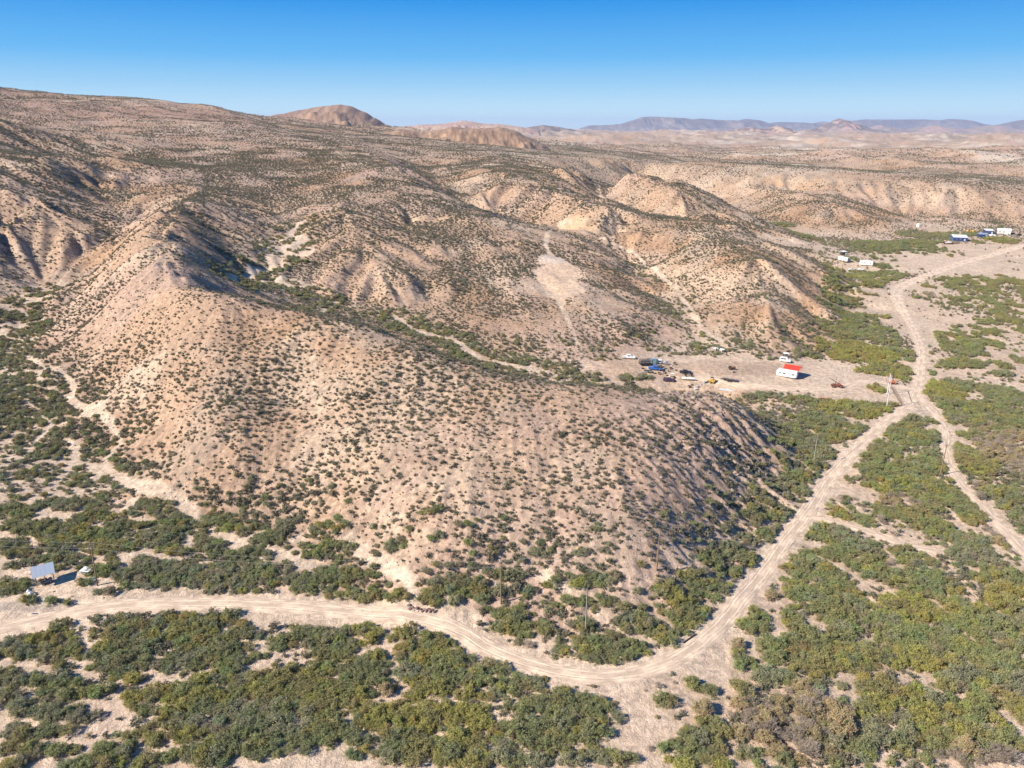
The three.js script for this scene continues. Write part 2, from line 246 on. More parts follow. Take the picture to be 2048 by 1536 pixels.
function soilColour(x, z, h, r, slope) {
  const c = SOIL.slice();
  lay(c, OCHRE, .58 * sstep(-.02, .36, fbm(x / 70 + 3, z / 70, 4)));
  lay(c, PINK, .8 * sstep(.06, .4, fbm(x / 55 - 20, z / 55 + 8, 4)));
  lay(c, PALE, .75 * sstep(.0, .4, fbm(x / 34 + 40, z / 34, 4)));
  lay(c, GREY, .6 * sstep(.14, .44, fbm(x / 22 + 70, z / 22 + 30, 3)));
  if (r > 700) {
    const far = sstep(700, 1500, r), left = sstep(100, -500, x + r * .05);
    lay(c, RED, .62 * far * left * sstep(-.3, .3, fbm(x / 260, z / 260 + 4, 3)));
    lay(c, SAGE, far * (1 - left) * .5 * sstep(-.12, .3, fbm(x / 330 + 5, z / 210, 4)));
    lay(c, CHALK, far * (1 - left) * .7 * sstep(.16, .34, fbm(x / 190 - 8, z / 140 + 11, 4)));
  }
  if (r < 950) {
    const wd = washDist(x, z), b = sandiness(x, z), rd = roadDist(x, z);
    const flat = sstep(16, 3, h) * sstep(.2, .06, slope);
    lay(c, SAND, Math.max(.8 * flat, sstep(1.2, -.4, wd), .9 * b, sstep(5, 0, rd), leftFlats(x, z, h, slope) ? sstep(1.4, .7, braid(x, z)) : 0) * (.85 + .15 * vnoise(x / 4, z / 4)));
  }
  if (r < 950) for (const p of PATCHES) { const q = Math.hypot((x - p.x) / p.rx, (z - p.z) / p.rz) + .3 * vnoise(x / 5, z / 5) + .15 * vnoise(x / 1.7, z / 1.7); if (q < 1.1) lay(c, p.c, p.k * sstep(1.1, .8, q)); }
  const v = 1 + .10 * vnoise(x / 3.1, z / 3.1) + .07 * vnoise(x / 1.1, z / 1.1) + .08 * vnoise(x / 13, z / 13);
  return [c[0] * v, c[1] * v, c[2] * v];
}
const RINGS = [2, 20, 45, 70];
{ let r = 86; while (r < 26000) { RINGS.push(r); r *= 1 + (r < 320 ? .0032 : r < 1000 ? .0045 : r < 3200 ? .008 : .02); } }
const AZ = []; for (let a = -180; a < -39; a += a < -60 ? 6 : 1.5) AZ.push(a); for (let a = -39; a < 39; a += .092) AZ.push(a); for (let a = 39; a <= 180; a += a > 60 ? 6 : 1.5) AZ.push(a); if (AZ[AZ.length - 1] < 180) AZ.push(180);
const NR = RINGS.length, NA = AZ.length;
const groundMaterial = new THREE.MeshStandardMaterial({ vertexColors: true, map: gravel, bumpMap: gravelBump, bumpScale: .15, roughness: 1, name: 'desert_soil' });
groundMaterial.color.setRGB(1.62, 1.62, 1.62);                        // evens out the mean of the gravel texture
const groundH = new Float32Array(NR * NA), groundS = new Float32Array(NR * NA), groundB = new Float32Array(NR * NA);
{
  const pos = new Float32Array(NR * NA * 3), col = new Float32Array(NR * NA * 3), uv = new Float32Array(NR * NA * 2), idx = new Uint32Array((NR - 1) * (NA - 1) * 6);
  let o = 0;
  for (let i = 0; i < NR; i++) for (let j = 0; j < NA; j++) {
    const a = AZ[j] * Math.PI / 180, x = RINGS[i] * Math.sin(a), z = -RINGS[i] * Math.cos(a), k = i * NA + j, h = height(x, z), slope = Math.hypot(GR[0], GR[1]), c = soilColour(x, z, h, RINGS[i], slope);
    groundH[k] = h; groundS[k] = slope; groundB[k] = BASE; pos[k * 3] = x; pos[k * 3 + 1] = h; pos[k * 3 + 2] = z; col.set(c, k * 3); uv[k * 2] = x / 19; uv[k * 2 + 1] = z / 19;
    if (i < NR - 1 && j < NA - 1) { const q = k + NA; idx.set([k, k + 1, q, k + 1, q + 1, q], o); o += 6; }
  }
  const g = new THREE.BufferGeometry();
  g.setAttribute('position', new THREE.BufferAttribute(pos, 3)); g.setAttribute('color', new THREE.BufferAttribute(col, 3)); g.setAttribute('uv', new THREE.BufferAttribute(uv, 2)); g.setIndex(new THREE.BufferAttribute(idx, 1));
  g.computeVertexNormals();
  const ground = new THREE.Mesh(g, groundMaterial); ground.name = 'ground'; ground.receiveShadow = ground.castShadow = true;
  ground.userData = { kind: 'structure', label: 'pale desert hills, washes and valley floor of sand and gravel' };
  scene.add(ground);
}
const slopeAt = (x, z) => groundY(x, z, groundS), broadY = (x, z) => groundY(x, z, groundB);
function groundY(x, z, groundH_ = groundH) {                                              // height of the ground sheet itself
  const r = Math.hypot(x, z), a = Math.atan2(x, -z) * 180 / Math.PI;
  let i = 0, e = NR - 1; while (e - i > 1) { const m = (i + e) >> 1; if (RINGS[m] <= r) i = m; else e = m; }
  let j = 0, f = NA - 1; while (f - j > 1) { const m = (j + f) >> 1; if (AZ[m] <= a) j = m; else f = m; }
  const u = clamp((r - RINGS[i]) / (RINGS[i + 1] - RINGS[i])), v = clamp((a - AZ[j]) / (AZ[j + 1] - AZ[j])), k = i * NA + j;
  return mix(mix(groundH_[k], groundH_[k + 1], v), mix(groundH_[k + NA], groundH_[k + NA + 1], v), u);
}
// ------------------------------------------------------------------ dirt road: a thin sheet with ruts along it
const rutTexture = (() => { const n = 512, t = tile(n, (u, v) => {
  let c = .80 + .10 * (tnoise(u, v, 40) - .5) + .10 * (tnoise(u, v, 160) - .5) + .15 * (tnoise(u, v, 6) - .5) + .12 * (tnoise(u, v, 14) - .5);
  const s = Math.abs(u + .035 * (tnoise(0, v, 5) - .5) - .5);
  for (const [a, w, k] of [[.17, .05, .035], [.22, .014, -.04], [.31, .04, .02], [.085, .016, -.03], [.40, .014, -.035]]) c += k * Math.exp(-(((s - a) / w) ** 2)) * (.55 + .9 * tnoise(u, v, 9));
  return [c * 1.01, c * .99, c * .97]; }, true); return t; })();
const rutBump = tile(512, (u, v) => { const s = Math.abs(u + .035 * (tnoise(0, v, 5) - .5) - .5); let c = .5 + .22 * (tnoise(u, v, 90) - .5); for (const [a, w, k] of [[.17, .045, -.3], [.23, .02, .3], [.31, .03, -.16], [.11, .02, .2]]) c += k * Math.exp(-(((s - a) / w) ** 2)); return [c, c, c]; });
const roadMaterial = new THREE.MeshStandardMaterial({ map: rutTexture, bumpMap: rutBump, bumpScale: .12, roughness: 1, name: 'packed_sand' });
roadMaterial.color.setRGB(.91, .71, .53);
ROADS.forEach((road, k) => {
  const L = road.line, pos = [], uv = [], idx = [], N = 8; let along = 0;
  L.forEach((p, i) => {
    const a = L[Math.max(0, i - 1)], b = L[Math.min(L.length - 1, i + 1)], tx = b.x - a.x, tz = b.z - a.z, l = Math.hypot(tx, tz) || 1;
    if (i) along += p.distanceTo(L[i - 1]);
    for (let j = 0; j <= N; j++) {
      const e = j / N * 2 - 1, w = road.half * (k ? 1 : mix(1, 2, sstep(380, 470, -p.z))) * (1 + (Math.abs(e) > .9 ? .16 * vnoise(along / 4 + 40 * k, e * 7) + .16 * vnoise(along / 14, e * 3 + k) : 0)), x = p.x - tz / l * e * w, z = p.z + tx / l * e * w;
      let y = -9; for (const [u, v] of [[0, 0], [.7, 0], [-.7, 0], [0, .7], [0, -.7]]) y = Math.max(y, groundY(x + u, z + v));
      pos.push(x, y + .03 - (Math.abs(e) > .99 ? .16 : 0), z); uv.push(j / N, along / 16);
      if (i && j) { const q = i * (N + 1) + j; idx.push(q, q - 1, q - N - 2, q, q - N - 2, q - N - 1); }
    }
  });
  const g = new THREE.BufferGeometry(); g.setAttribute('position', new THREE.Float32BufferAttribute(pos, 3)); g.setAttribute('uv', new THREE.Float32BufferAttribute(uv, 2)); g.setIndex(idx); g.computeVertexNormals();
  const m = new THREE.Mesh(g, roadMaterial); m.name = k ? 'dirt_track' + (k > 1 ? '_00' + (k - 1) : '') : 'dirt_road'; m.receiveShadow = true;
  m.userData = { kind: 'structure', label: ['pale sandy dirt road curving round the foot of the hill', 'narrow sandy track forking off towards the brush', 'short sandy side path through the brush', 'sandy drive leading into the junk yard'][k] };
  scene.add(m);
});

// ------------------------------------------------------------------ far hills and mesas, each a body of its own standing in the basin
const farMaterial = new THREE.MeshStandardMaterial({ vertexColors: true, roughness: 1, name: 'weathered_rock' });
function hill(name, label, D, deep, base, cols, prof, cliff = 0, flute = .1) {
  const P = []; for (let i = 0; i < prof.length; i += 2) { const d = ray(prof[i], prof[i + 1]), t = D / -d.z; P.push([d.x * t, EYE.y + d.y * t]); }
  const x0 = P[0][0], x1 = P[P.length - 1][0], nx = Math.min(420, Math.max(60, Math.round((x1 - x0) / (D * .0011)))), nz = 84, pos = [], col = [], idx = [];
  const top = (x) => { let k = 0; while (k < P.length - 2 && x > P[k + 1][0]) k++; const t = clamp((x - P[k][0]) / (P[k + 1][0] - P[k][0])); return mix(P[k][1], P[k + 1][1], t * t * (3 - 2 * t) * .5 + t * .5); };
  const lam = D * .012;
  for (let j = 0; j <= nz; j++) for (let i = 0; i <= nx; i++) {
    const s = j / nz * 2 - 1, x = mix(x0, x1, i / nx), n = fbm(x / lam / 1.8, s * deep / lam / 1.8 + D, 4), a = clamp(Math.abs(s) * (1 + .55 * n * sstep(0, .3, Math.abs(s)))), T = top(x) + .5 * (D / 1500) * fbm(x / lam * 6, s * 5, 2);
    let f = cliff ? (a < .16 ? 1 - a * .25 : a < .24 ? mix(.96, .96 - cliff, (a - .16) / .08) : (.96 - cliff) * Math.pow(1 - (a - .24) / .76, 1.35)) : .5 * Math.pow(1 - a, 1.2) + .5 * (1 - a * a) * (1 - a * a);
    const gl = Math.abs(vnoise(x / lam * 1.4 + n * 2.5, s * deep / lam * .45)); f -= flute * (1 - gl) * sstep(.05, .4, a) * (1 - a) * 1.6;
    const y = mix(base, T, clamp(f)), e = sstep(0, .04, i / nx) * sstep(1, .96, i / nx);
    pos.push(x, mix(base, y, e), -D - s * -deep); 
    const c = cols[0].slice(); lay(c, cols[1], sstep(-.25, .3, fbm(x / lam * 1.3, s * 4 + 7, 3))); if (cols[2] && f > .55) lay(c, cols[2], .8 * sstep(.05, .3, fbm(x / lam * 2.5, s * 9 + f * 14, 3) + .25 * (f > .8 ? 1 : 0))); const fleck = 1 + .34 * (hash2(i * 7 + j, j * 13 + i) - .5) + .25 * vnoise(i * .9, j * .9); col.push(c[0] * fleck, c[1] * fleck, c[2] * fleck);
    if (i && j) { const q = j * (nx + 1) + i; idx.push(q, q - nx - 1, q - nx - 2, q, q - nx - 2, q - 1); }
  }
  const g = new THREE.BufferGeometry(); g.setAttribute('position', new THREE.Float32BufferAttribute(pos, 3)); g.setAttribute('color', new THREE.Float32BufferAttribute(col, 3)); g.setIndex(idx); g.computeVertexNormals();
  const m = new THREE.Mesh(g, farMaterial); m.name = name; m.userData = { kind: 'structure', label }; m.castShadow = m.receiveShadow = true; scene.add(m);
}
const BROWN = C(.27, .175, .115), UMBER = C(.20, .125, .09);
const BASALT = C(.15, .115, .10), SCREE = C(.25, .185, .15), TAN = C(.42, .29, .20), DARK = C(.12, .085, .075), ROSE = C(.36, .23, .175);
hill('mesa', 'long hazy flat topped mesa on the horizon', 21000, 2600, -160, [BASALT, SCREE, DARK], [1110, 268, 1150, 260, 1180, 251, 1215, 250, 1240, 248, 1265, 241, 1285, 234, 1300, 233, 1370, 236, 1385, 239, 1400, 237, 1440, 240, 1480, 241, 1490, 238, 1515, 240, 1535, 248, 1560, 262], .3);
hill('mesa_001', 'level hazy mesa range behind the banded cone butte', 23000, 2600, -170, [BASALT, SCREE, DARK], [1490, 262, 1530, 247, 1560, 244, 1610, 245, 1628, 248, 1645, 243, 1662, 247, 1690, 243, 1730, 239, 1850, 239, 1885, 241, 1900, 238, 1925, 239, 1955, 247, 1990, 255, 2000, 262], .3);
hill('mesa_002', 'low hazy ridge rising at the right end of the horizon', 18000, 2200, -150, [BASALT, SCREE, DARK], [1960, 262, 1990, 251, 2015, 248, 2048, 240, 2090, 236, 2160, 245, 2230, 262], .2);
hill('butte', 'cone shaped butte with a dark banded cap', 11500, 950, -80, [SCREE, ROSE, DARK], [1570, 270, 1610, 263, 1640, 255, 1660, 246, 1679, 237, 1695, 241, 1712, 248, 1735, 256, 1775, 264, 1800, 270], .12);
hill('hill', 'low hazy hills between the butte and the right edge mesa', 13500, 1100, -100, [SCREE, ROSE], [1715, 268, 1738, 256, 1760, 250, 1780, 254, 1812, 258, 1870, 251, 1905, 255, 1930, 258, 1985, 250, 2012, 254, 2040, 259, 2080, 255, 2130, 266]);
hill('hill_001', 'orange tan hills with a dark rocky end in the basin', 8600, 650, -50, [TAN, ROSE, DARK], [1430, 268, 1452, 262, 1480, 257, 1502, 254, 1530, 258, 1555, 252, 1575, 256, 1592, 264, 1610, 270], .1);
hill('hill_002', 'pink pointed hills behind the rocky butte', 6200, 700, -30, [ROSE, TAN], [760, 262, 800, 253, 850, 249, 880, 248, 905, 245, 925, 241, 945, 243, 965, 247, 1000, 248, 1030, 252, 1060, 257, 1090, 264]);
hill('hill_003', 'small dark hill beside the pink pointed hills', 7600, 600, -40, [BASALT, SCREE], [1030, 264, 1058, 254, 1085, 250, 1112, 253, 1140, 258, 1180, 266]);
hill('rocky_butte', 'brown butte with dark rock outcrops along its top', 1480, 150, 30, [C(.33, .215, .135), BROWN, UMBER], [740, 275, 780, 264, 800, 258, 850, 263, 880, 259, 905, 254, 940, 257, 975, 256, 1000, 254, 1030, 261, 1055, 274, 1080, 286, 1110, 300], .05, .012);
hill('round_hill', 'smooth reddish brown hill on the skyline', 2450, 420, 30, [BROWN, C(.31, .2, .135), UMBER], [430, 262, 500, 241, 520, 236, 560, 228, 600, 220, 640, 213, 680, 209, 700, 212, 730, 224, 750, 236, 775, 250, 810, 262], 0, .012);
// ------------------------------------------------------------------ plants
const leafMaterials = {}, stemMaterial = new THREE.MeshStandardMaterial({ color: new THREE.Color().setRGB(.13, .10, .075), roughness: 1, name: 'grey_brown_bark' });
const TINTS = { green: [.97, 1.04, .84], olive: [1.08, 1.02, .78], sage: [1.02, 1.05, 1.25], yellow: [1.24, 1.2, .66], brown: [1.28, 1.08, 1.2], deep: [.82, .90, .82] };
for (const k in TINTS) { const m = new THREE.MeshPhysicalMaterial({ vertexColors: true, roughness: .9, side: THREE.DoubleSide, transmission: .35, thickness: 0, name: k + '_leaves' }); m.color.setRGB(...TINTS[k]); leafMaterials[k] = m; }
const plainLeaf = new THREE.MeshPhysicalMaterial({ vertexColors: true, roughness: .9, side: THREE.DoubleSide, transmission: .35, thickness: 0, name: 'small_leaves' });
class Foliage {                                                       // collects many small faces into one geometry
  constructor() { this.p = []; this.c = []; this.i = []; }
  quad(x, y, z, ux, uy, uz, vx, vy, vz, c) {                          // a pointed leaf spray: four corners round a centre
    const k = this.p.length / 3; this.p.push(x - ux, y - uy, z - uz, x + vx, y + vy, z + vz, x + ux, y + uy, z + uz, x - vx, y - vy, z - vz);
    for (let q = 0; q < 4; q++) this.c.push(...c); this.i.push(k, k + 1, k + 2, k, k + 2, k + 3);
  }
  leaf(x, y, z, L, w, c, up = .35) {
    let a = rr(0, 6.283), e = rr(-.5, .9) + up * .6, dx = Math.cos(a) * Math.cos(e), dy = Math.sin(e), dz = Math.sin(a) * Math.cos(e);
    let bx = rr(-1, 1), by = rr(-1, 1), bz = rr(-1, 1), cx = dy * bz - dz * by, cy = dz * bx - dx * bz, cz = dx * by - dy * bx, l = Math.hypot(cx, cy, cz) || 1;
    this.quad(x, y, z, dx * L, dy * L, dz * L, cx / l * w, cy / l * w, cz / l * w, c);
  }
  stick(a, b, ra, rb, c) {                                            // a tapered three-sided twig
    const d = new THREE.Vector3().subVectors(b, a).normalize(), u = new THREE.Vector3(d.y + .3, -d.x, .2 - d.y).cross(d).normalize(), v = new THREE.Vector3().crossVectors(d, u), k = this.p.length / 3;
    for (const [o, r] of [[a, ra], [b, rb]]) for (let q = 0; q < 3; q++) { const s = Math.cos(q * 2.094) * r, t = Math.sin(q * 2.094) * r; this.p.push(o.x + u.x * s + v.x * t, o.y + u.y * s + v.y * t, o.z + u.z * s + v.z * t); this.c.push(...c); }
    for (let q = 0; q < 3; q++) { const n = (q + 1) % 3; this.i.push(k + q, k + n, k + 3 + n, k + q, k + 3 + n, k + 3 + q); }
  }
  build() { const g = new THREE.BufferGeometry(); g.setAttribute('position', new THREE.Float32BufferAttribute(this.p, 3)); g.setAttribute('color', new THREE.Float32BufferAttribute(this.c, 3)); g.setIndex(this.i); g.computeVertexNormals(); return g; }
}
const V3 = (x, y, z) => new THREE.Vector3(x, y, z);
function shrubShape(clusters, leaves, L, tall, base, dry, ragged) {   // radius about 1 m
  const f = new Foliage(), s = new Foliage(), bark = [.13, .10, .075], lobe = rr(0, 6.28), el = rr(.75, 1);
  for (let k = 0; k < clusters; k++) {
    const a = rr(0, 6.283), q = Math.sqrt(rnd()) * (1 - .16 * rnd()) * (1 + ragged * Math.sin(a * 3 + lobe)), x = Math.cos(a) * q * .9, z = Math.sin(a) * q * el, dome = Math.sqrt(Math.max(.06, 1 - q * q * .9)), y = tall * dome * (rnd() < .3 ? rr(.2, .7) : rr(.72, 1.08)), R = rr(.12, .31), tone = rr(.72, 1.25), warm = rr(-.06, .08);
    s.stick(V3(x * .06, 0, z * .06), V3(x * .5, y * .55, z * .5), .03, .02, bark); s.stick(V3(x * .5, y * .55, z * .5), V3(x, y, z), .02, .008, bark);
    if (k % 2) { // a whip that breaks the outline
      const wx = x * .5 + rr(-.35, .35), wy = rr(.5, 1.2), wz = z * .5 + rr(-.35, .35), l = Math.hypot(wx, wy, wz), n = rr(.3, .55) * (.6 + .4 * tall);
      for (let i = 0; i < 11; i++) { const q = n * (.4 + .6 * i / 10), t = tone * rr(.9, 1.35); f.leaf(x + wx / l * q + rr(-.03, .03), Math.max(.04, y + wy / l * q + rr(-.03, .03)), z + wz / l * q + rr(-.03, .03), L * .8, L * .3, [base[0] * t, base[1] * t, base[2] * t]); }
      s.stick(V3(x, y, z), V3(x + wx / l * n, y + wy / l * n, z + wz / l * n), .009, .004, bark);
    }
    for (let i = 0; i < leaves; i++) {
      let u = rr(-1, 1), b = rr(0, 6.283), w = Math.sqrt(1 - u * u), d = R * Math.cbrt(rnd()) * 1.05, px = x + Math.cos(b) * w * d * 1.15, py = Math.max(.03, y + u * d * .8), pz = z + Math.sin(b) * w * d * 1.15, t = tone * rr(.75, 1.3);
      if (rnd() < dry) f.leaf(px, py, pz, L * 1.1, L * .1, [.27 * t, .21 * t, .15 * t]);
      else f.leaf(px, py, pz, L * rr(.7, 1.25), L * rr(.28, .5), [base[0] * t * (1 + warm), base[1] * t, base[2] * t * (1 - warm)]);
    }
  }
  return { foliage: f.build(), branches: s.build() };
}
function twigShape(n, tall, tone, leafy = 0) {                        // bare branching shrub
  const f = new Foliage();
  const grow = (a, d, len, r, depth) => {
    const b = a.clone().addScaledVector(d, len); f.stick(a, b, r, r * .6, [tone[0] * rr(.8, 1.2), tone[1] * rr(.8, 1.2), tone[2] * rr(.8, 1.2)]);
    if (leafy && depth < 2) for (let q = 0; q < leafy; q++) f.leaf(b.x + rr(-.1, .1), b.y + rr(-.1, .1), b.z + rr(-.1, .1), .06, .025, [tone[0] * rr(.7, 1.2), tone[1] * rr(.7, 1.2), tone[2] * rr(.6, 1)]);
    if (depth) for (let k = 0, m = depth > 2 ? 4 : 5; k < m; k++) grow(b, V3(d.x + rr(-.75, .75), d.y + rr(-.35, .6), d.z + rr(-.75, .75)).normalize(), len * rr(.55, .85), r * .6, depth - 1);
  };
  for (let k = 0; k < n; k++) { const a = k / n * 6.283 + rr(-.4, .4), e = rr(.35, 1.3); grow(V3(0, 0, 0), V3(Math.cos(a) * Math.cos(e), Math.sin(e) * tall, Math.sin(a) * Math.cos(e)).normalize(), rr(.3, .45), .028, 3); }
  return f.build();
}
function creosoteShape(n, base) {                                     // open vase of thin stems, leaves towards the tips
  const f = new Foliage();
  for (let k = 0; k < n; k++) {
    const a = rr(0, 6.283), e = rr(.35, 1.45), l = rr(.6, 1.05), tip = V3(Math.cos(a) * Math.cos(e) * l, Math.sin(e) * l * .95, Math.sin(a) * Math.cos(e) * l);
    f.stick(V3(0, 0, 0), tip, .022, .01, [.12, .09, .065]);
    for (let i = 0; i < 6; i++) { const t = rr(.45, 1.08), q = rr(.75, 1.3); f.leaf(tip.x * t + rr(-.16, .16), Math.max(.04, tip.y * t + rr(-.12, .12)), tip.z * t + rr(-.16, .16), rr(.13, .21), rr(.06, .1), [base[0] * q, base[1] * q, base[2] * q]); }
  }
  return f.build();
}
const GREEN = [.305, .29, .128];
const shrubShapes = [0, 1, 2, 3, 4, 5, 6].map((k) => shrubShape(32 + k % 3 * 5, 62, .07, [.85, .95, .8, 1.05, .9, .75, 1][k], GREEN, [.04, .08, .05, .03, .12, .08, .25][k], [.1, .18, .05, .14, .2, .12, .16][k]));
const twigShapes = [twigShape(11, 1, [.50, .40, .29]), twigShape(9, 1.2, [.46, .37, .27]), twigShape(10, 1.1, [.48, .37, .22], 3)];
const bushShapes = [0, 1, 2, 3, 4].map((k) => creosoteShape(15 + k, [[.19, .175, .09], [.22, .19, .10], [.175, .17, .095], [.225, .185, .115], [.17, .172, .10]][k]));
const grassShapes = [0, 1].map((k) => { const f = new Foliage(); for (let i = 0; i < 22; i++) { const a = rr(0, 6.283), l = rr(.5, 1), e = rr(.5, 1.3), q = rr(.75, 1.2), b = V3(Math.cos(a) * Math.cos(e) * l, Math.sin(e) * l, Math.sin(a) * Math.cos(e) * l); f.stick(V3(rr(-.1, .1), 0, rr(-.1, .1)), b, .05, .015, k ? [.36 * q, .27 * q, .14 * q] : [.25 * q, .21 * q, .15 * q]); } return f.build(); });
function stoneShape() { const g = new THREE.IcosahedronGeometry(1, 1), p = g.attributes.position, a = rr(0, 99); for (let i = 0; i < p.count; i++) { const x = p.getX(i), y = p.getY(i), z = p.getZ(i), s = 1 + .38 * vnoise(x * 1.7 + a, y * 1.7 + z * 2.1 + a); p.setXYZ(i, x * s, y * s * .62, z * s * .85); } g.computeVertexNormals(); return g; }
const stoneShapes = [stoneShape(), stoneShape(), stoneShape()];
const stoneMaterial = new THREE.MeshStandardMaterial({ color: new THREE.Color().setRGB(1, 1, 1), roughness: 1, name: 'field_stone' });

// ---- where they grow: masses of brush seen in the photograph (crop origin and scale, then centre and half axes), kind and place
const CLEAR = spot(116, 1166);                                        // swept ground round the shelter
const brush = [], placed = new Map();
const key = (x, z) => Math.floor(x / 3) * 100003 + Math.floor(z / 3);
const free = (x, z, d) => { for (let i = -1; i <= 1; i++) for (let j = -1; j <= 1; j++) for (const q of placed.get(key(x + i * 3, z + j * 3)) || []) if (Math.hypot(q[0] - x, q[1] - z) < d) return false; return true; };
const keep = (x, z) => { const k = key(x, z); if (!placed.has(k)) placed.set(k, []); placed.get(k).push([x, z]); };
function addShrub(x, z, r, kind, place) {
  if (roadDist(x, z) < r * .55 || Math.hypot(x - CLEAR.x, z - CLEAR.z) < 5 || (z < -330 && roadDist(x, z) < 5 + r) || (z < -380 && bareness(x, z) > .8)) return;
  keep(x, z); brush.push({ x, z, r, kind, place, turn: rr(0, 6.283), v: Math.floor(rnd() * 7), flat: rr(.85, 1.15) });
}
const KIND = { g: ['green', 'olive', 'green', 'deep', 'sage', 'green', 'yellow'], y: ['yellow', 'olive', 'yellow', 'olive'], s: ['sage', 'sage', 'green', 'deep'], d: ['twig'], b: ['brown', 'twig', 'twig', 'drytree', 'drytree'], m: ['green', 'sage', 'deep', 'olive', 'sage'] };
function mass(ox, oy, sc, place, size, list) {
  for (const [cx, cy, rx, ry, kind = 'g'] of list) {
    const px = ox + cx / sc, py = oy + cy / sc, hx = rx / sc, hy = ry / sc, a = spot(px, py + hy * .9), b = spot(px, py - hy), depth = Math.hypot(a.x, a.z, EYE.y), wx = 1.06 * hx * depth / FOCAL;
    const rz = Math.max(.8, Math.abs(a.z - b.z) / 2 - .6), zc = a.z - rz, xc = (px - 1024) / FOCAL * (cosP * -zc + sinP * EYE.y);
    const tints = KIND[kind], pick = () => tints[Math.floor(rnd() * tints.length)];
    if (wx < 1.9) { addShrub(xc, zc, Math.max(.5, wx), pick(), place); continue; }
    const s = 1.5 * size, first = pick();
    for (let z = zc - rz; z <= zc + rz; z += s) for (let x = xc - wx; x <= xc + wx; x += s) {
      const X = x + rr(-.5, .5) * s, Zz = z + rr(-.5, .5) * s, q = Math.hypot((X - xc) / wx, (Zz - zc) / rz) + .14 * vnoise(X / 3, Zz / 3);
      if (q > 1 || vnoise(X / 5 + 9, Zz / 5) < (zc < -330 ? -.1 : size > 1.12 ? -.5 : -.68) || !free(X, Zz, 1.0 * size)) continue;
      addShrub(X, Zz, rr(1.05, 1.75) * size * (q > .75 ? .82 : 1.05), rnd() < .45 ? first : pick(), place);
    }
  }
}
mass(0, 1000, 2.866, 'on the flat between the hill and the road, by the open shelter', 1, [[90, 70, 100, 60, 'm'], [130, 170, 90, 50, 'm'], [60, 260, 60, 30, 'm'], [150, 300, 70, 40, 'm'], [400, 30, 160, 40, 'm'], [520, 110, 110, 45], [690, 95, 40, 28], [870, 50, 130, 50, 'm'], [1020, 125, 90, 55], [1300, 110, 150, 50, 'm'], [1330, 165, 80, 30], [1180, 150, 35, 30], [1480, 110, 50, 22, 's'], [1490, 155, 55, 25, 's'], [1660, 125, 80, 35, 's'], [1560, 220, 90, 50, 'g'], [1880, 160, 130, 60, 'g'], [1860, 290, 170, 70, 's'], [300, 170, 110, 70], [430, 200, 150, 70], [600, 190, 120, 60], [760, 150, 110, 35], [650, 270, 180, 50], [340, 300, 90, 35, 'm'], [920, 230, 100, 55, 's'], [1010, 290, 110, 40], [1180, 265, 100, 50], [1400, 325, 150, 60, 's'], [1255, 380, 25, 20], [930, 430, 220, 110, 'm'], [620, 400, 70, 50], [500, 455, 50, 40], [440, 420, 35, 25], [640, 530, 35, 30], [1380, 450, 300, 100], [1800, 470, 150, 90, 's'], [1960, 480, 80, 100, 'm'], [1600, 555, 45, 35], [1440, 545, 35, 15], [1740, 565, 35, 20], [60, 500, 100, 60], [130, 490, 40, 25], [300, 385, 60, 35], [200, 580, 50, 20], [330, 590, 50, 20], [400, 600, 25, 12]]);
mass(0, 1000, 2.866, 'in the thicket below the straight of the road', 1.05, [[30, 690, 30, 25], [320, 710, 110, 25], [150, 750, 40, 20], [310, 800, 130, 70], [330, 890, 120, 90, 'm'], [100, 850, 130, 80, 'm'], [700, 710, 100, 50], [640, 770, 90, 60], [600, 830, 60, 35], [1100, 750, 260, 110], [1270, 650, 80, 35], [1350, 760, 110, 70], [800, 900, 280, 120, 'm'], [1150, 900, 300, 100, 'm'], [640, 960, 130, 60], [740, 1010, 80, 50], [1750, 800, 260, 90], [1900, 850, 130, 130], [340, 1040, 130, 40, 'm'], [90, 1020, 110, 60, 'm'], [580, 1095, 90, 50], [300, 1120, 140, 45, 'm'], [50, 1110, 60, 30, 'm'], [80, 1170, 80, 40, 'm'], [190, 1210, 110, 50, 'm'], [350, 1230, 90, 50, 'm'], [480, 1230, 60, 40, 's'], [1000, 1150, 250, 110], [1300, 1060, 240, 90], [1250, 1250, 250, 110, 's'], [1000, 1320, 160, 110, 'y'], [1650, 1050, 250, 130, 'y'], [1850, 1150, 200, 150, 'y'], [1600, 1250, 260, 120, 's'], [1500, 1400, 280, 90, 'g'], [1850, 1330, 160, 90], [1250, 1450, 200, 90], [150, 1340, 130, 60, 'm'], [150, 1440, 130, 60, 'm'], [380, 1440, 120, 70, 'm'], [300, 1330, 100, 50, 'm'], [620, 1440, 140, 80], [760, 1350, 100, 60], [950, 1480, 100, 60], [250, 1525, 200, 40], [700, 1530, 180, 30], [60, 1520, 80, 40]]);
